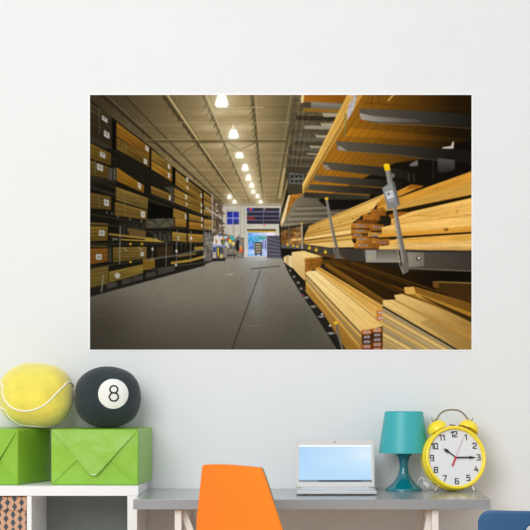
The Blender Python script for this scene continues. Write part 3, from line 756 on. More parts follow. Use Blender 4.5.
def make_mural():
    img = paint_print()
    s = img / 255.0
    l = np.where(s <= .04045, s / 12.92, ((s + .055) / 1.055) ** 2.4) / LIGHT_ON_WALL
    tl = at(PX0, PY0, 0); brc = at(PX1, PY1, 0)
    nx, ny = PW, PH
    xs = np.linspace(tl.x, brc.x, nx + 1); zs = np.linspace(tl.z, brc.z, ny + 1)
    X, Z = np.meshgrid(xs, zs)
    v = np.stack([X, np.full_like(X, -.0022), Z], -1).reshape(-1, 3)
    I, J = np.meshgrid(np.arange(ny), np.arange(nx), indexing='ij')
    a = I * (nx + 1) + J
    f = np.stack([a + nx + 1, a + nx + 2, a + 1, a], -1).reshape(-1, 4)
    me = bpy.data.meshes.new('wall_mural')
    me.vertices.add(len(v)); me.vertices.foreach_set('co', v.astype(np.float32).ravel())
    me.loops.add(f.size); me.loops.foreach_set('vertex_index', f.astype(np.int32).ravel())
    me.polygons.add(len(f)); me.polygons.foreach_set('loop_start', np.arange(0, f.size, 4, dtype=np.int32))
    me.polygons.foreach_set('loop_total', np.full(len(f), 4, np.int32))
    me.update(calc_edges=True); me.validate()
    att = me.color_attributes.new('print_ink', 'FLOAT_COLOR', 'CORNER')
    c = np.concatenate([l.reshape(-1, 3), np.ones((len(f), 1))], 1)
    att.data.foreach_set('color', np.repeat(c, 4, axis=0).astype(np.float32).ravel())
    m = bpy.data.materials.new('printed_vinyl'); m.use_nodes = True
    nt = m.node_tree; b = nt.nodes['Principled BSDF']
    an = nt.nodes.new('ShaderNodeAttribute'); an.attribute_name = 'print_ink'
    nt.links.new(an.outputs['Color'], b.inputs['Base Color'])
    b.inputs['Roughness'].default_value = 1.0; b.inputs['Specular IOR Level'].default_value = 0.0
    me.materials.append(m)
    o = bpy.data.objects.new('wall_mural', me); COL.objects.link(o)
    o['label'] = 'large printed wall mural of a lumber warehouse aisle with stacked boards'; o['category'] = 'wall mural'
    e = .0045
    MB().box(tl.x - e, brc.x + e, -.002, -.0003, brc.z - e, tl.z + e, 0).build('backing_sheet', mat('white_vinyl', rgb(246, 246, 247), .8, var=.005), o, smooth=False)['label'] = 'slim white edge of the print'
    return o


make_mural()

# ------------------------------------------------------------------
# white cube shelf
# ------------------------------------------------------------------
m_white = mat('white_foil', rgb(238, 238, 238), .45, var=.01, scale=12)
SX1, SX0, STOP = -.628, -1.393, .772
sh = thing('cube_shelf', 'white open cube shelf unit left of the grey desk', 'shelf', ((SX0 + SX1) / 2, -.2, 0))
inv = Matrix.Translation((-(SX0 + SX1) / 2, .2, 0))
T, I_ = .034, .0165
yA, yB = -.39, -.004
MB().box(SX0, SX1, yA, yB, STOP - T, STOP, .0012).build('top_panel', m_white, sh, M=inv)
MB().box(SX0, SX1, yA, yB, 0, T, .0012).build('bottom_panel', m_white, sh, M=inv)
for x in (SX0 + .004, SX1 - .004 - T):
    MB().box(x, x + T, yA, yB, T + .0005, STOP - T - .0005, .0012).build('side_panel', m_white, sh, M=inv)
xm = (SX0 + SX1) / 2 + .005
zm = STOP / 2
MB().box(SX0 + .006 + T, SX1 - .006 - T, yB - .006, yB - .001, T, STOP - T, 0).build('added_back_panel', mat('added_dark_board', rgb(128, 134, 130), .7, var=.02), sh, M=inv)['label'] = 'added grey board that darkens the open compartments'  # board added behind the shelf so the open compartments come out dark grey
MB().box(xm - I_ / 2, xm + I_ / 2, yA + .001, yB - .007, T + .0005, STOP - T - .0005, .001).build('divider', m_white, sh, M=inv)
for a, b in ((SX0 + .004 + T + .0005, xm - I_ / 2 - .0005), (xm + I_ / 2 + .0005, SX1 - .004 - T - .0005)):
    MB().box(a, b, yA + .001, yB - .007, zm - I_ / 2, zm + I_ / 2, .001).build('shelf_board', m_white, sh, M=inv)


# storage box with diamond print
def diamond_mat():
    m = bpy.data.materials.new('diamond_card'); m.use_nodes = True
    nt = m.node_tree; b = nt.nodes['Principled BSDF']; N = nt.nodes; L = nt.links

    def mth(op, a, bb=None, c=None):
        n = N.new('ShaderNodeMath'); n.operation = op
        for i, v in enumerate((a, bb, c)):
            if v is None:
                continue
            if isinstance(v, (int, float)):
                n.inputs[i].default_value = v
            else:
                L.new(v, n.inputs[i])
        return n.outputs[0]
    tc = N.new('ShaderNodeTexCoord'); sp = N.new('ShaderNodeSeparateXYZ'); L.new(tc.outputs['Object'], sp.inputs[0])
    hx = mth('ADD', sp.outputs[0], sp.outputs[1])
    u = mth('ADD', mth('DIVIDE', hx, .0245), DIAU)
    cu = mth('FLOOR', u); fu = mth('ABSOLUTE', mth('SUBTRACT', mth('SUBTRACT', u, cu), .5))
    odd = mth('ABSOLUTE', mth('MODULO', cu, 2.0))
    vv = mth('ADD', mth('ADD', mth('DIVIDE', sp.outputs[2], .0281), mth('MULTIPLY', odd, .5)), DIAV)
    fv = mth('ABSOLUTE', mth('SUBTRACT', mth('FRACT', vv), .5))
    d = mth('ADD', mth('DIVIDE', fu, .37), mth('DIVIDE', fv, .5))
    dia = mth('LESS_THAN', d, 1.0)
    ln = mth('LESS_THAN', fu, .035)
    k = mth('MAXIMUM', dia, mth('MULTIPLY', ln, .8))
    mx = N.new('ShaderNodeMix'); mx.data_type = 'RGBA'
    L.new(k, mx.inputs['Factor']); mx.inputs['A'].default_value = rgb(208, 163, 132); mx.inputs['B'].default_value = rgb(70, 78, 86)
    L.new(mx.outputs['Result'], b.inputs['Base Color']); b.inputs['Roughness'].default_value = .75
    return m


DIAU, DIAV = 0.72, -.35
bx1 = at(26.6, 500, -.37).x
bx0 = bx1 - .30
bc = (bx0 + bx1) / 2
bz = zm + I_ / 2
boxz = at(0, 496.6, -.37).z - bz
lidz = at(0, 510.2, -.37).z - bz
m_dia = diamond_mat()
sb = thing('storage_box', 'tan storage box with dark diamond pattern and lid, in the left shelf compartment', 'storage box', (bc, -.21, bz + .0005))
MB().box(-.147, .147, -.157, .157, 0, boxz - .004, .0012).build('body', m_dia, sb)
lid = MB()
lid.box(-.15, .15, -.16, .16, boxz - .003, boxz, .001)
for s in (-1, 1):
    lid.box(s * .1495 - .0018, s * .1495 + .0018, -.16, .16, lidz, boxz - .001, .0006)
    lid.box(-.15, .15, s * .1602 - .003, s * .1602 + .003, lidz, boxz - .001, .0006)
lid.build('lid', m_dia, sb)


# ------------------------------------------------------------------
# green parcels
# ------------------------------------------------------------------
def wrap_mat():
    m = mat('green_wrapping_paper', rgb(138, 188, 54, 1.0), .36, var=.05, scale=9, spec=.45)
    nt = m.node_tree; b = nt.nodes['Principled BSDF']
    tc = nt.nodes.new('ShaderNodeTexCoord')
    vo = nt.nodes.new('ShaderNodeTexVoronoi'); vo.inputs['Scale'].default_value = 13; vo.feature = 'F1'
    n = nt.nodes.new('ShaderNodeTexNoise'); n.inputs['Scale'].default_value = 16; n.inputs['Detail'].default_value = 5; n.inputs['Distortion'].default_value = .2
    nt.links.new(tc.outputs['Object'], vo.inputs['Vector']); nt.links.new(tc.outputs['Object'], n.inputs['Vector'])
    ad = nt.nodes.new('ShaderNodeMath'); ad.operation = 'ADD'
    nt.links.new(vo.outputs['Distance'], ad.inputs[0]); nt.links.new(n.outputs['Fac'], ad.inputs[1])
    bp = nt.nodes.new('ShaderNodeBump'); bp.inputs['Strength'].default_value = .3; bp.inputs['Distance'].default_value = .012
    nt.links.new(ad.outputs[0], bp.inputs['Height']); nt.links.new(bp.outputs['Normal'], b.inputs['Normal'])
    return m


m_wrap = wrap_mat()
m_tape = mat('clear_tape', rgb(206, 222, 190), .3, var=.02)


def gift(label, loc, rz, W, Dp, H):
    """origin at the front right lower corner; the box runs to -x and +y"""
    r = thing('gift_box', label, 'gift box', loc, rz, 'gift boxes on the shelf')
    MB().box(-W, 0, .004, Dp, 0, H, .004, 3).build('body', m_wrap, r)

    def flap(pts, y0, lift):
        # a paper sheet a couple of millimetres thick whose free edge stands a little off the face
        t = bmesh.new()
        v = [t.verts.new((-W + p[0] * W, y0 - lift * p[2], p[1] * H)) for p in pts]
        f = t.faces.new(v)
        q = bmesh.ops.extrude_face_region(t, geom=[f])
        bmesh.ops.translate(t, vec=(0, .0007, 0), verts=[e for e in q['geom'] if isinstance(e, bmesh.types.BMVert)])
        bmesh.ops.recalc_face_normals(t, faces=t.faces[:])
        mb = MB(); mb._take(t)
        return mb.build('paper_flap', m_wrap, r, smooth=False)
    flap([(.004, .01, 0), (.996, .01, 0), (.68, .43, 1), (.30, .46, 1)], .0034, .0006)
    flap([(.997, .985, 0), (.988, .012, .3), (.69, .445, 1)], .0028, .0016)
    flap([(.003, .985, 0), (.012, .012, .3), (.305, .455, 1)], .0022, .0045)
    flap([(.01, .985, 0), (.992, .985, 0), (.535, .185, 1), (.455, .185, .5)], .0012, .014)
    MB().box(-W + .475 * W, -W + .525 * W, -.0128, -.0120, .178 * H, .200 * H, 0).build('tape', m_tape, r)
    return r


GH = .1935
c2 = at(138.6, 485, -.33)
gift('wide green paper wrapped gift box under the black eight ball cushion', (c2.x, -.347, STOP + .0005), math.radians(-4), .308, .31, GH)
c1 = at(17.6, 485, -.345)
gift('green paper wrapped gift box cut off by the left edge, under the yellow ball cushion', (c1.x, -.345, STOP + .0005), math.radians(-15.5), .215, .282, GH)
BT = STOP + GH + .0005


# ------------------------------------------------------------------
# ball cushions
# ------------------------------------------------------------------
class Ell:
    """soft ellipsoid, slightly flattened where it rests"""

    def __init__(self, c, rx, ry, rz, sq=2.25):
        self.c = Vector(c); self.r = (rx, ry, rz); self.sq = sq

    def pt(self, d, k=1.0):
        d = Vector(d).normalized()
        e = self.sq
        s = (abs(d.x / self.r[0]) ** e + abs(d.y / self.r[1]) ** e + abs(d.z / self.r[2]) ** e) ** (-1 / e)
        p = d * s
        w = 1 + .006 * math.sin(d.x * 7 + d.z * 4 + self.r[0] * 90) + .005 * math.sin(d.z * 9 - d.y * 5 + d.x * 3)
        p = p * w * k
        low = -self.r[2] * .965
        if p.z < low:
            p.z = low + (p.z - low) * .15
        return p

    def mesh(self):
        t = bmesh.new(); bmesh.ops.create_icosphere(t, subdivisions=6, radius=1)
        for v in t.verts:
            v.co = self.pt(v.co)
        m = MB(); m._take(t); return m

    def front(self, px, py):
        """direction from the centre to the near surface point seen at this photo pixel"""
        o = Vector((0, -CAM_D, CAM_Z)); q = at(px, py, self.c.y); d = (q - o).normalized()
        lo = (q - o).length - .3; p = None
        for i in range(600):
            s = o + d * (lo + i * .001) - self.c
            e = self.sq
            if abs(s.x / self.r[0]) ** e + abs(s.y / self.r[1]) ** e + abs(s.z / self.r[2]) ** e <= 1:
                p = s; break
        if p is None:
            p = q - self.c
        return p.normalized()


m_felt = mat('yellow_plush', rgb(236, 220, 90), .95, var=.09, scale=14, bump=.3, bscale=60, sheen=.6, detail=6)
m_seam = mat('white_seam', rgb(238, 238, 226), .9, var=.03)
m_navy = mat('charcoal_plush', rgb(40, 50, 56), .95, var=.2, scale=16, bump=.3, bscale=60, sheen=.15, detail=6)
m_patch = mat('white_patch', rgb(236, 236, 230), .9, var=.02, scale=40)
m_black = mat('black_print', rgb(34, 34, 38), .7, var=.05)

b1 = Ell((at(36.2, 397, -.165).x, -.165, 0), .1325, .130, .1165, 2.35)
b1.c.z = BT + .965 * b1.r[2] + .004
bt = thing('ball_cushion', 'yellow tennis ball cushion with white curved seam on the left green gift box', 'cushion', (b1.c.x, b1.c.y, BT), 0, 'ball cushions on the gift boxes')
off = Matrix.Translation((0, 0, b1.c.z - BT))
b1.mesh().build('body', m_felt, bt, angle=180, M=off)
dirs = [b1.front(*p) for p in ((68.5, 382.4), (63.5, 386.5), (57, 392.8), (48, 402), (38.5, 408), (26, 411), (13, 408), (6, 401.5), (2.8, 393), (2.6, 385))]
dirs += [Vector(v) for v in ((-.97, .05, .35), (-.8, .55, .45), (-.35, .9, .25), (.1, .98, -.1), (.55, .8, -.1), (.9, .35, .2))]
MB().tube([b1.pt(d, 1.001) for d in spline(dirs, 8, True)], .0029, 8, True).build('seam', m_seam, bt, M=off)
d2 = [b1.front(*p) for p in ((3.8, 409.5), (7.5, 415.2), (12.5, 420), (20, 424.2))]
d2 = [Vector((-.75, .5, -.35)), Vector((-.97, -.05, -.3))] + d2 + [Vector((0, -.5, -.9)), Vector((.4, -.2, -.9)), Vector((.6, .35, -.75)), Vector((0, .7, -.75))]
MB().tube([b1.pt(d, 1.001) for d in spline(d2, 8, True)], .0026, 8, True).build('seam', m_seam, bt, M=off)

b2 = Ell((at(107.7, 397, -.155).x, -.155, 0), .1185, .118, .1100)
b2.c.z = BT + .965 * b2.r[2] + .003
b8 = thing('ball_cushion', 'black eight ball cushion with white number patch on the right green gift box', 'cushion', (b2.c.x, b2.c.y, BT), 0, 'ball cushions on the gift boxes')
off = Matrix.Translation((0, 0, b2.c.z - BT))
b2.mesh().build('body', m_navy, b8, angle=180, M=off)
pc = (113.2, 393.9)


def on8(px, py, k):
    return b2.pt(b2.front(px, py), k)


pat = bmesh.new()
cv = pat.verts.new(on8(pc[0], pc[1], 1.012)); rings = []
for i in range(1, 9):
    rr = 15.1 * i / 8; k = 1.012 if i < 8 else 1.002
    rings.append([pat.verts.new(on8(pc[0] + rr * math.cos(a * PI / 24), pc[1] + rr * .985 * math.sin(a * PI / 24), k)) for a in range(48)])
for a in range(48):
    pat.faces.new((cv, rings[0][a], rings[0][(a + 1) % 48]))
for p, q in zip(rings, rings[1:]):
    for a in range(48):
        pat.faces.new((p[a], q[a], q[(a + 1) % 48], p[(a + 1) % 48]))
bmesh.ops.recalc_face_normals(pat, faces=pat.faces[:])
mb = MB(); mb._take(pat); patch = mb.build('patch', m_patch, b8, angle=180, M=off)
mb = MB()
for cx, cy, r in ((113.6, 389.6, 3.75), (113.7, 396.9, 4.35)):
    mb.tube([on8(cx + r * math.cos(a * PI / 16), cy + r * .93 * math.sin(a * PI / 16), 1.014) for a in range(32)], .0030, 6, True)
mb.build('number', m_black, patch, M=off)

# ------------------------------------------------------------------
# desk with trestles
# ------------------------------------------------------------------
m_grey = mat('grey_lacquer', rgb(150, 152, 154), .18, var=.02, scale=20, spec=1.0)
m_wood = mat('white_lacquered_wood', rgb(236, 230, 224), .5, var=.03, scale=25)
DX0, DX1, DY0, DY1, DT = -.626, .571, -.6, -.006, .7395
TH = .0335
dk = thing('desk', 'long grey desk top on white trestles against the wall', 'desk', ((DX0 + DX1) / 2, -.3, 0))
inv = Matrix.Translation((-(DX0 + DX1) / 2, .3, 0))
MB().box(DX0, DX1, DY0, DY1, DT - TH, DT, .0012).build('tabletop', m_grey, dk, M=inv)
for sgn, xx in ((1, at(178.5, 512, -.55).x), (-1, at(434.8, 512, -.55).x)):
    tr = MB().box(xx - .0112, xx + .0112, -.535, -.06, DT - TH - .042, DT - TH - .0005, .002).build('trestle', m_wood, dk, M=inv)
    zt = DT - TH - .002
    for y in (-.556, -.10):
        MB().box(xx - .0115, xx + .0115, y - .016, y + .016, 0, zt - .0005, .002).build('leg', m_wood, tr, M=inv)
        lg = MB()
        sa = 21 if sgn > 0 else 9
        L = zt / math.cos(math.radians(sa))
        Mx = Matrix.Translation((xx + sgn * (.009 if sgn > 0 else .012), y + .034, zt + .004)) @ Matrix.Rotation(math.radians(-sa * sgn), 4, 'Y')
        lg.box(-.0115, .0115, -.015, .015, -L + .03, 0, .002, M=Mx)
        for v in lg.bm.verts:
            v.co.z = max(v.co.z, 0.0)
        lg.build('leg', m_wood, tr, M=inv)
    MB().box(xx - .009, xx + .009, -.54, -.10, .17, .2, .002).build('stretcher', m_wood, tr, M=inv)

# ------------------------------------------------------------------
# laptop
# ------------------------------------------------------------------
m_silver = mat('silver_plastic', rgb(209, 206, 203), .4, var=.01)
m_silver2 = mat('silver_deck', rgb(206, 207, 208), .35, metal=.3, var=.02)
m_key = mat('pale_keys', rgb(220, 221, 222), .5, var=.02)
lp = thing('laptop', 'open silver laptop with pale blue screen on the desk', 'laptop', (.0565, -.29, DT + .0004), math.radians(1))
MB().box(-.139, .139, -.10, .10, .003, .0145, .003, 3).build('base', m_silver2, lp)
for x in (-.11, .11):
    for y in (-.08, .08):
        MB().box(x - .012, x + .012, y - .006, y + .006, 0, .0035, .001).build('rubber_foot', m_black, lp)
kb = MB()
for r in range(5):
    for c in range(13):
        x = -.117 + c * .018
        kb.box(x, x + .0155, .008 + r * .0155, .0215 + r * .0155, .0142, .0158, .0005, 1)
kb.build('keyboard', m_key, lp)
MB().box(-.04, .04, -.085, -.025, .0142, .0149, .0003, 1).build('touchpad', m_key, lp)
MB().tube([(-.12, .1015, .0115), (.12, .1015, .0115)], .0055, 12).build('hinge', m_silver2, lp)
LIDM = Matrix.Translation((0, .1015, .013)) @ Matrix.Rotation(math.radians(-9), 4, 'X')
LH = .1725
ld = MB().box(-.1402, .1402, 0, .006, .002, LH, .0022, 3).build('lid', m_silver, lp, M=LIDM)
# bezel rail that frames the screen
SXa, SXb, SZa, SZb = -.1292, .1290, .0215, .1535
mb = MB()
mb.box(-.139, SXa, -.0014, .001, .004, LH - .002, .0006); mb.box(SXb, .139, -.0014, .001, .004, LH - .002, .0006)
mb.box(SXa, SXb, -.0014, .001, .004, SZa, .0006); mb.box(SXa, SXb, -.0014, .001, SZb, LH - .002, .0006)
mb.build('bezel', m_silver, ld, M=LIDM)


def screen_mat():
    m = bpy.data.materials.new('lit_screen'); m.use_nodes = True
    nt = m.node_tree; N = nt.nodes; L = nt.links; b = N['Principled BSDF']
    tc = N.new('ShaderNodeTexCoord'); sp = N.new('ShaderNodeSeparateXYZ'); L.new(tc.outputs['Generated'], sp.inputs[0])
    # wallpaper: pale blue with a white bloom in the upper right corner
    vd = N.new('ShaderNodeVectorMath'); vd.operation = 'DISTANCE'; L.new(tc.outputs['Generated'], vd.inputs[0]); vd.inputs[1].default_value = (.97, .5, .98)
    r = N.new('ShaderNodeValToRGB'); L.new(vd.outputs['Value'], r.inputs['Fac'])
    e = r.color_ramp.elements
    e[0].position = 0; e[0].color = rgb(250, 253, 255); e[1].position = 1.0; e[1].color = rgb(168, 208, 242)
    x = e.new(.22); x.color = rgb(226, 240, 250)
    x = e.new(.5); x.color = rgb(190, 222, 246)
    r2 = N.new('ShaderNodeValToRGB'); L.new(sp.outputs[2], r2.inputs['Fac'])
    e = r2.color_ramp.elements; e[0].position = 0; e[0].color = (1.12, 1.08, 1.03, 1); e[1].position = .75; e[1].color = (.98, .99, 1, 1)
    no = N.new('ShaderNodeTexNoise'); no.inputs['Scale'].default_value = 2.2; L.new(tc.outputs['Generated'], no.inputs['Vector'])
    r3 = N.new('ShaderNodeValToRGB'); L.new(no.outputs['Fac'], r3.inputs['Fac']); r3.color_ramp.elements[0].color = (.92, .96, .99, 1); r3.color_ramp.elements[1].color = (1.1, 1.05, 1.02, 1)
    mx = N.new('ShaderNodeMix'); mx.data_type = 'RGBA'; mx.blend_type = 'MULTIPLY'; mx.inputs['Factor'].default_value = 1
    L.new(r.outputs['Color'], mx.inputs['A']); L.new(r2.outputs['Color'], mx.inputs['B'])
    my = N.new('ShaderNodeMix'); my.data_type = 'RGBA'; my.blend_type = 'MULTIPLY'; my.inputs['Factor'].default_value = .7
    L.new(mx.outputs['Result'], my.inputs['A']); L.new(r3.outputs['Color'], my.inputs['B'])
    b.inputs['Base Color'].default_value = (.01, .01, .012, 1); b.inputs['Roughness'].default_value = .25
    L.new(my.outputs['Result'], b.inputs['Emission Color']); b.inputs['Emission Strength'].default_value = 1.0
    return m


def flat_emit(name, c):
    m = mat(name, (.02, .02, .02, 1), .3)
    b = m.node_tree.nodes['Principled BSDF']; b.inputs['Emission Color'].default_value = c; b.inputs['Emission Strength'].default_value = 1
    return m


scr = MB().box(SXa, SXb, -.0006, .0008, SZa, SZb, 0).build('screen', screen_mat(), ld, M=LIDM, smooth=False)
MB().box(SXa, SXb, -.0012, -.0004, SZb - .0052, SZb, 0).build('title_bar', flat_emit('title_white', rgb(252, 253, 255)), ld, M=LIDM, smooth=False)
MB().box(SXa, SXb, -.0012, -.0004, SZa, SZa + .0072, 0).build('taskbar', flat_emit('taskbar_navy', rgb(44, 56, 80)), ld, M=LIDM, smooth=False)
m_icon = flat_emit('icon_light', rgb(186, 204, 220))
for k in range(8):
    MB().box(SXa + .003 + k * .0086, SXa + .0078 + k * .0086, -.0018, -.0010, SZa + .0014, SZa + .0050, 0).build('taskbar_icon', m_icon, ld, M=LIDM, smooth=False)
for k in range(4):
    MB().box(SXb - .034 + k * .008, SXb - .0295 + k * .008, -.0018, -.0010, SZa + .0022, SZa + .0042, 0).build('taskbar_icon', m_icon, ld, M=LIDM, smooth=False)
MB().lathe([(0, 0), (.0026, 0), (.0026, .0008), (0, .0008)], 16).build('webcam', m_black, ld, M=LIDM @ Matrix.Translation((-.002, -.0012, LH - .0085)) @ Matrix.Rotation(PI / 2, 4, 'X'))

# ------------------------------------------------------------------
# table lamp
# ------------------------------------------------------------------
LX, LY = at(403.9, 491, -.108).x, -.108
m_shade = mat('teal_shade_plastic', rgb(58, 174, 180), .4, var=.03, scale=8)
m_base = mat('teal_glossy_plastic', rgb(8, 118, 132), .16, var=.03, coat=.6)
ta = thing('table_lamp', 'teal table lamp with tapered shade between the laptop and the alarm clock', 'lamp', (LX, LY, DT + .0004))
px2 = (CAM_D + LY) / FPX
prof = [(0, 0)]  # turned profile of the foot
for py, hw in ((491.3, 18.6), (490.2, 18.6), (488.6, 17.0), (486, 13.6), (483, 10.4), (480, 8.2), (476.5, 6.3), (472.5, 5.0), (468.5, 4.4), (465, 4.4), (461.5, 4.9), (458, 6.4), (455, 8.8), (452.6, 11.2)):
    prof.append((hw * px2, (491.3 - py) * px2))
prof += [(0, (491.3 - 452.0) * px2)]
MB().lathe(prof, 64).build('base', m_base, ta, angle=50)
zb, ztp = (491.3 - 453.6) * px2, (491.3 - 412.6) * px2
rb, rt = 25.2 * px2, 19.2 * px2
mb = MB()
NR = 96


def shade_ring(r, z, rib):
    return [(r * (1 + rib * (.5 + .5 * math.cos(k * PI))) * math.cos(2 * PI * k / NR), r * (1 + rib * (.5 + .5 * math.cos(k * PI))) * math.sin(2 * PI * k / NR), z) for k in range(NR)]


t = bmesh.new(); rings = []
for r, z, rib in ((rb - .002, zb + .001, 0), (rb, zb, 0), (rb, zb + .003, 0), (rb - .0005, zb + .005, .006), (rt, ztp - .005, .006), (rt - .0002, ztp - .003, 0), (rt - .001, ztp, 0), (rt - .004, ztp, 0), (rt - .004, ztp - .006, 0), (rb - .003, zb + .002, 0)):
    rings.append([t.verts.new(p) for p in shade_ring(r, z, rib)])
for a, b in zip(rings, rings[1:] + rings[:1]):
    for k in range(NR):
        t.faces.new((a[k], a[(k + 1) % NR], b[(k + 1) % NR], b[k]))
bmesh.ops.recalc_face_normals(t, faces=t.faces[:])
mb._take(t); shd = mb.build('lamp_shade', m_shade, ta, angle=50)
mb = MB()
mb.lathe([(0, ztp - .006), (rt - .003, ztp - .006), (rt - .003, ztp - .004), (.02, ztp - .004), (0, ztp - .004)], 48)
mb.build('top_disc', m_shade, shd)
m_cord = mat('clear_cord_plastic', rgb(236, 238, 236), .25, var=.02)


def cl(px, py, y):
    p = at(px, py, y) - Vector((LX, LY, DT + .0004))
    p.z = max(p.z, .0025)
    return p


MB().tube(spline([cl(416, 490.6, -.085), cl(416.8, 486, -.11), cl(418.4, 480.6, -.12), cl(421.2, 477.6, -.12), cl(423.6, 479, -.12), cl(424.2, 483.6, -.115), cl(426.4, 488.4, -.10), cl(433, 489.6, -.085), cl(441, 490, -.06), cl(446, 490, -.03)], 8), .0018, 8).build('cord', m_cord, ta)
MB().tube(spline([cl(423.2, 480.4, -.122), cl(425.6, 479.2, -.12), cl(428.4, 481, -.118), cl(430.2, 485, -.116), cl(433, 488.6, -.112), cl(437, 491, -.105)], 8), .0019, 8).build('cord', m_cord, ta)
mb = MB()
mb.box(-.012, .012, -.007, .007, -.0065, .0065, .003, 3, M=Matrix.Translation(cl(426.4, 484.6, -.13)) @ Matrix.Rotation(.7, 4, 'Y'))
mb.build('cord_switch', m_cord, ta)

# ------------------------------------------------------------------
# twin bell alarm clock
# ------------------------------------------------------------------
m_yel = mat('yellow_enamel', rgb(255, 226, 40), .22, var=.02, coat=.5)
m_face = mat('clock_dial', rgb(230, 230, 232), .6, var=.005)
m_steel = mat('brushed_steel', rgb(196, 188, 178), .35, metal=.4, var=.05)
m_bronze = mat('grey_bronze_wire', rgb(150, 132, 108), .35, metal=.7, var=.05)
m_red = mat('red_hand', rgb(205, 40, 52), .5)
m_pink = mat('pale_red_needle', rgb(214, 176, 182), .6)
CKY = -.185
ck = at(455.6, 457.6, CKY)
clk = thing('alarm_clock', 'yellow twin bell alarm clock on the right end of the desk', 'alarm clock', (ck.x, -.15, DT + .0004))
CU = (CAM_D + CKY) / FPX                      # one photo pixel at the dial, in metres
# body space: dial centre at the origin, dial facing -Y
BM = Matrix.Translation((0, CKY + .15, ck.z - DT - .0004)) @ Matrix.Rotation(math.radians(16), 4, 'Z') @ Matrix.Rotation(math.radians(-10.5), 4, 'X')
R = 32.1 * CU
TOY = Matrix.Rotation(PI / 2, 4, 'X')        # lathe axis Z -> -Y
mb = MB()
mb.lathe([(0, -.078), (R * .80, -.078), (R * .90, -.074), (R * .97, -.062), (R * 1.0, -.048), (R * 1.015, -.02), (R * .975, -.014), (R * .96, -.012)], 72, M=TOY)
cs = mb.build('case', m_yel, clk, M=BM, angle=40)
MB().lathe([(R * .885, -.004), (R * .89, .004), (R * .915, .0085), (R * .95, .0095), (R * .985, .007), (R * 1.0, .001), (R * 1.0, -.007), (R * .985, -.0125), (R * .95, -.0135), (R * .885, -.0135)], 72, M=TOY).build('rim', m_yel, clk, M=BM, angle=60)
dial = MB().lathe([(0, -.003), (R * .9, -.003), (R * .9, -.006), (0, -.006)], 72, M=TOY).build('dial', m_face, clk, M=BM)
# numerals made of squared strokes
DIG = {'0': [[(0, 0), (1, 0), (1, 2), (0, 2), (0, 0)]], '1': [[(.15, 1.65), (.6, 2), (.6, 0)]], '2': [[(0, 1.6), (0, 2), (1, 2), (1, 1.1), (0, .45), (0, 0), (1, 0)]],
       '3': [[(0, 2), (1, 2), (1, 0), (0, 0)], [(.3, 1.05), (1, 1.05)]], '4': [[(.55, 2), (0, .7), (1.1, .7)], [(.8, 1.2), (.8, 0)]], '5': [[(1, 2), (.1, 2), (.05, 1.15), (1, 1.15), (1, 0), (0, 0)]],
       '6': [[(.9, 2), (0, 2), (0, 0), (1, 0), (1, 1.1), (0, 1.1)]], '7': [[(0, 2), (1, 2), (.3, 0)]], '8': [[(0, 0), (1, 0), (1, 2), (0, 2), (0, 0)], [(0, 1.05), (1, 1.05)]],
       '9': [[(.1, 0), (1, 0), (1, 2), (0, 2), (0, .95), (1, .95)]]}


def bar(mb, a, b, w, y, d=.0006):
    a = Vector((a[0], 0, a[1])); b = Vector((b[0], 0, b[1])); v = b - a; L = v.length
    ang = math.atan2(v.z, v.x)
    mb.box(-w / 2, L + w / 2, y - d, y, -w / 2, w / 2, 0, M=Matrix.Translation(a) @ Matrix.Rotation(-ang, 4, 'Y'))


nw, nh = 3.3 * CU, 5.2 * CU
for h in range(1, 13):
    a = PI / 2 - h * PI / 6; rr = 23.7 * CU
    mb = MB(); s = str(h); tot = len(s) * nw + (len(s) - 1) * 1.2 * CU - (.9 * CU if '1' in s else 0)
    x = rr * math.cos(a) * 1.04 - tot / 2; z = rr * math.sin(a) - nh / 2
    for chh in s:
        for pl in DIG[chh]:
            for p, q in zip(pl, pl[1:]):
                bar(mb, (x + p[0] * nw, z + p[1] * nh / 2), (x + q[0] * nw, z + q[1] * nh / 2), 1.0 * CU, -(-.0028))
        x += nw + 1.2 * CU - (1.1 * CU if chh == '1' else 0)
    mb.build('numeral', m_black, dial, M=BM, smooth=False)


def hand(name, m, pts, y):
    q = [(p[0] * CU, -p[1] * CU) for p in pts]
    MB().prism(q, .0007, M=Matrix.Translation((0, y, 0))).build(name, m, dial, M=BM, smooth=False)


hand('second_hand', m_pink, [(-.3, .1), (9.2, -20), (9.7, -19.8), (.4, .4)], .0004)
hand('second_hand_tail', m_red, [(-.6, -.2), (.8, .5), (-3.0, 8.9), (-4.7, 8.1)], .0002)
hand('hour_hand', m_black, [(.9, .7), (.3, -1.1), (-6, -5.8), (-8.1, -8.6), (-12.2, -9.4), (-10.2, -5.6), (-6.9, -4.8)], -.0008)
hand('minute_hand', m_black, [(-.4, -.75), (14, -.75), (15, -1.5), (21.8, .1), (15, 1.6), (14, .75), (-.4, .75)], -.002)
MB().lathe([(0, .0024), (1.1 * CU, .002), (1.1 * CU, -.003), (0, -.003)], 20, M=TOY).build('centre_pin', m_red, dial, M=BM)
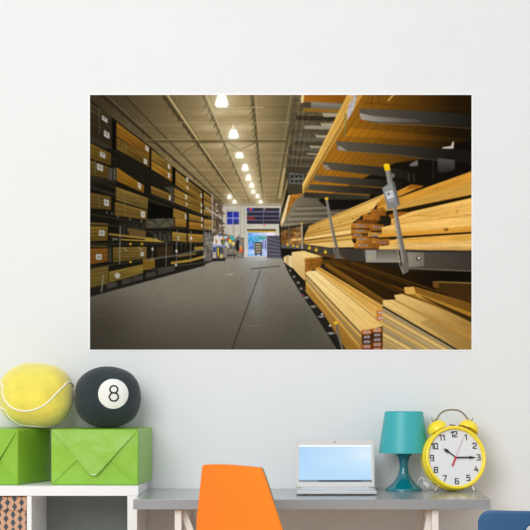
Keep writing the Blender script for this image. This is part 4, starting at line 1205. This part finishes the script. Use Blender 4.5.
# bells, hammer, handle
for sgn, ang in ((-1, 27), (1, -27)):
    base = Vector((sgn * (13.2 if sgn < 0 else 17.9) * CU, .032, 28.3 * CU))
    Mb = BM @ Matrix.Translation(base) @ Matrix.Rotation(math.radians(-ang * -1), 4, 'Y') @ Matrix.Rotation(0, 4, 'Z')
    Mb = BM @ Matrix.Translation(base) @ Matrix.Rotation(math.radians(sgn * 27), 4, 'Y')
    r = 10.7 * CU
    be = MB().lathe([(r * .98, .004), (r, .006), (r * .99, .012), (r * .93, .0195), (r * .78, .028), (r * .55, .0345), (r * .28, .038), (0, .039), (0, .036), (r * .55, .032), (r * .9, .019), (r * .95, .006)], 40, M=Mb).build('bell', m_yel, clk, angle=60)
    MB().tube([(0, 0, -.016), (0, 0, .036)], .003, 10, M=Mb).build('bell_post', m_steel, clk)
    MB().lathe([(0, .037), (.0032, .038), (.0032, .042), (.0018, .043), (.0016, .052), (0, .053)], 14, M=Mb).build('finial', m_bronze, clk)
hm = MB()
hm.tube([(.5 * CU, .03, 28.5 * CU), (.3 * CU, .03, 33.6 * CU)], .0014, 8)
hm.tube([(-1.0 * CU, .03, 34.4 * CU), (4.8 * CU, .03, 33.8 * CU)], .0028, 10)
hm.build('hammer', m_bronze, clk, M=BM)
hp = [(-19.6, 38.2), (-16.8, 39.8), (-14.2, 43.8), (-9.8, 47), (-4, 48.6), (3, 48.7), (8.6, 47.2), (12.6, 43.6), (16, 39), (19.2, 37.6)]
MB().tube(spline([((p[0] + 2.8) * CU, .03, (p[1] + 1.0) * CU) for p in hp], 8), .0029, 10).build('handle', m_bronze, clk, M=BM)
root_inv = Matrix.Translation((-ck.x, .15, -DT - .0004))
for (a, b, yy) in (((439.8, 484.8), (434.8, 491.9), -.197), ((470.8, 483.2), (474.2, 490.9), -.185)):
    p = at(a[0], a[1], yy + .01); q = at(b[0], b[1], yy); q.z = DT + .0034
    MB().tube([p, q], .0052, 12, r2=.0046).build('foot', m_steel, clk, M=root_inv)
p = Vector((ck.x - .012, -.115, DT + .04)); q = Vector((ck.x - .012, -.075, DT + .0034))
MB().tube([p, q], .003, 10).build('foot', m_steel, clk, M=root_inv)

# ------------------------------------------------------------------
# orange shell chair at the desk
# ------------------------------------------------------------------
m_or = mat('orange_upholstery', rgb(252, 130, 20), .8, var=.02, scale=60, bump=.04, bscale=300)
m_edge = mat('olive_edge_band', rgb(140, 126, 96), .7, var=.04)
oc = thing('shell_chair', 'orange shell chair with tall tapered back in front of the desk', 'chair', (-.108, -.86, 0), math.radians(-45))
LEAN = math.tan(math.radians(9.5))


def lerp_tab(tab, v):
    for (a, x), (b, y) in zip(tab, tab[1:]):
        if v <= b:
            f = (v - a) / (b - a); f = max(0, f)
            return x + (y - x) * f
    return tab[-1][1]


ZT = .877
hwt = [(0, .129), (.03, .139), (.10, .158), (.20, .188), (.30, .205), (.42, .215), (.62, .212), (.82, .192), (.95, .17), (1.0, .15)]


def shell(u, v):
    """v 0 at the top of the back, 1 at the front of the seat"""
    hw = lerp_tab(hwt, v); s = u * 2 - 1
    Lb = .40                                         # back length before the bend
    tot = .92
    d = v * tot
    back_y = -.20
    if d < Lb:
        z = ZT - d; y = back_y - (Lb - d) * LEAN * .9 + .0
        z -= .006 * s * s * max(0, 1 - d / .06)
        y += .018 * s * s
    elif d < Lb + .14:
        f = (d - Lb) / .14; a = f * PI / 2
        rr = .089
        y = back_y + rr * (1 - math.cos(a)); z = ZT - Lb - rr * math.sin(a)
        y += .018 * s * s * (1 - f); z += .02 * s * s * f
    else:
        y = back_y + .089 + (d - Lb - .14); z = ZT - Lb - .089 + .01 * math.sin((d - Lb - .14) * 8) * .4 + .02 * s * s
    return Vector((s * hw * 1.03, y, z))




def slab(f, t0, t1, nu=24, nv=30):
    """closed sheet between two offsets of the shell surface"""
    t = bmesh.new(); L = []
    for off in (t0, t1):
        L.append([[t.verts.new(f(i / nu, j / nv, off)) for j in range(nv + 1)] for i in range(nu + 1)])
    for i in range(nu):
        for j in range(nv):
            for g in L:
                t.faces.new((g[i][j], g[i + 1][j], g[i + 1][j + 1], g[i][j + 1]))
    a, b = L
    for i in range(nu):
        for j in (0, nv):
            t.faces.new((a[i][j], a[i + 1][j], b[i + 1][j], b[i][j]))
    for j in range(nv):
        for i in (0, nu):
            t.faces.new((a[i][j], a[i][j + 1], b[i][j + 1], b[i][j]))
    bmesh.ops.recalc_face_normals(t, faces=t.faces[:])
    m = MB(); m._take(t); return m


def shell_off(u, v, off):
    p = shell(u, v); q = shell(u, min(v + .004, 1)); r = shell(u, max(v - .004, 0)); d = (q - r).normalized()
    n = Vector((0, -d.z, d.y)).normalized()        # towards the sitter
    return p + n * off


slab(lambda u, v, o: shell_off(u, v * .44, o), 0, .007).build('backrest', m_or, oc, angle=60)
slab(lambda u, v, o: shell_off(u * .998 + .001, v * .44 + .001, o), .0075, .013).build('back_lining', m_edge, oc, angle=60)['label'] = 'olive inner lining of the back'
slab(lambda u, v, o: shell_off(u, .4415 + v * .5585, o), 0, .013).build('seat', m_or, oc, angle=60)
seatz = ZT - .40 - .089 - .03
m_leg = mat('chair_leg_beech', rgb(206, 170, 128), .5, var=.08, scale=18)
MB().box(-.13, .13, -.08, .22, seatz - .03, seatz + .004, .006).build('seat_frame', m_leg, oc)
for sx in (-1, 1):
    for sy, yy in ((-1, -.05), (1, .19)):
        MB().tube([(sx * .11, yy, seatz - .01), (sx * .19, yy + sy * .07, .0)], .017, 14, r2=.011).build('leg', m_leg, oc)

# ------------------------------------------------------------------
# blue chair, lower right
# ------------------------------------------------------------------
m_bl = mat('blue_plastic', rgb(22, 78, 122), .45, var=.02)
tl = at(478.8, 511.2, -2.0)
BW = .40
bcx = tl.x + BW / 2
bl = thing('plastic_chair', 'blue plastic chair with rounded back at the lower right corner', 'chair', (bcx, -1.82, 0))
ztop = tl.z


def rrect(w, h, r, n=8):
    pts = []
    for cx, cz, a0 in ((w / 2 - r, h / 2 - r, 0), (-w / 2 + r, h / 2 - r, PI / 2), (-w / 2 + r, -h / 2 + r, PI), (w / 2 - r, -h / 2 + r, 3 * PI / 2)):
        for k in range(n + 1):
            a = a0 + PI / 2 * k / n
            pts.append((cx + r * math.cos(a), cz + r * math.sin(a)))
    return pts


def plate_hole(w, h, r, hw, hh, hr, hz, depth):
    """rounded plate with a rounded grip slot"""
    t = bmesh.new()
    o = rrect(w, h, r); i = [(x, z + hz) for x, z in rrect(hw, hh, hr)]
    n = len(o)
    vs = []
    for y in (0, depth):
        vs.append(([t.verts.new((p[0], y, p[1])) for p in o], [t.verts.new((p[0], y, p[1])) for p in i]))
    for k in range(n):
        j = (k + 1) % n
        t.faces.new((vs[0][0][k], vs[0][0][j], vs[0][1][j], vs[0][1][k])); t.faces.new((vs[1][0][k], vs[1][1][k], vs[1][1][j], vs[1][0][j]))
        t.faces.new((vs[0][0][k], vs[1][0][k], vs[1][0][j], vs[0][0][j])); t.faces.new((vs[0][1][k], vs[0][1][j], vs[1][1][j], vs[1][1][k]))
    bmesh.ops.recalc_face_normals(t, faces=t.faces[:])
    bmesh.ops.bevel(t, geom=[e for e in t.edges if e.calc_face_angle(0) > 1.2], offset=.004, segments=3, profile=.5, affect='EDGES')
    bmesh.ops.subdivide_edges(t, edges=[e for e in t.edges if e.calc_length() > .1], cuts=5, use_grid_fill=True)
    return t


BHH = .29
mb = MB()
mb._take(plate_hole(BW, BHH, .034, .15, .034, .016, BHH / 2 - .054, .014))
for v in mb.bm.verts:
    v.co.y -= .05 * (v.co.x / (BW / 2)) ** 2 * -1 * .5
mb.build('backrest', m_bl, bl, angle=50, M=Matrix.Translation((0, -.18, ztop - BHH / 2 - .0)) @ Matrix.Rotation(math.radians(4), 4, 'X'))
MB().prism([(x, z) for x, z in rrect(.40, .38, .06)], .016, M=Matrix.Translation((0, .03, .442)) @ Matrix.Rotation(PI / 2, 4, 'X'), bev=.004).build('seat', m_bl, bl, angle=50)
m_chr = mat('grey_steel_tube', rgb(190, 190, 192), .3, metal=.8)
for sx in (-1, 1):
    MB().tube(spline([(sx * .17, -.165, ztop - .2), (sx * .17, -.168, .5), (sx * .175, -.175, .40), (sx * .185, -.20, .0)], 6), .011, 12).build('leg', m_chr, bl)
    MB().tube([(sx * .17, .18, .43), (sx * .185, .21, .0)], .011, 12).build('leg', m_chr, bl)
    MB().tube([(sx * .17, -.17, .418), (sx * .17, .19, .418)], .01, 10).build('seat_rail', m_chr, bl)

# ------------------------------------------------------------------
# light and camera
# ------------------------------------------------------------------
w = bpy.data.worlds.new('room_light'); SC.world = w; w.use_nodes = True
bg = w.node_tree.nodes['Background']; bg.inputs['Strength'].default_value = WORLD
wt = w.node_tree.nodes.new('ShaderNodeTexCoord'); ws = w.node_tree.nodes.new('ShaderNodeSeparateXYZ'); wr = w.node_tree.nodes.new('ShaderNodeValToRGB')
w.node_tree.links.new(wt.outputs['Generated'], ws.inputs[0]); w.node_tree.links.new(ws.outputs[2], wr.inputs['Fac'])
for e, (p_, v_) in zip((wr.color_ramp.elements[0], wr.color_ramp.elements[1], wr.color_ramp.elements.new(.35)), ((0.0, HORIZON), (1.0, 1.0), (.35, MIDSKY))):
    e.position = p_; e.color = (v_ * .94, v_ * .985, v_, 1)
w.node_tree.links.new(wr.outputs['Color'], bg.inputs['Color'])


def area(name, loc, target, sx, sy, power, col):
    l = bpy.data.lights.new(name, 'AREA'); l.shape = 'RECTANGLE'; l.size = sx; l.size_y = sy; l.energy = power; l.color = col
    o = bpy.data.objects.new(name, l); COL.objects.link(o); o.location = loc
    o.rotation_euler = (Vector(target) - Vector(loc)).to_track_quat('-Z', 'Y').to_euler()
    return o


area('window_daylight', (-1.8, -5.4, 3.1), (-.1, 0, 1.0), 2.8, 2.8, AREA, (.95, .985, 1.0))

cam = bpy.data.cameras.new('camera'); co = bpy.data.objects.new('camera', cam); COL.objects.link(co)
co.location = (0, -CAM_D, CAM_Z); co.rotation_euler = (PI / 2, 0, 0)
cam.sensor_fit = 'HORIZONTAL'; cam.sensor_width = 36; cam.lens = 36 * FPX / 530
cam.shift_x = -(CX - 265) / 530; cam.shift_y = (CY - 265) / 530
cam.clip_start = .05; cam.clip_end = 60
SC.camera = co
SC.view_settings.view_transform = 'Standard'; SC.view_settings.look = 'None'
SC.view_settings.exposure = 0; SC.view_settings.gamma = 1; SC.view_settings.use_curve_mapping = False
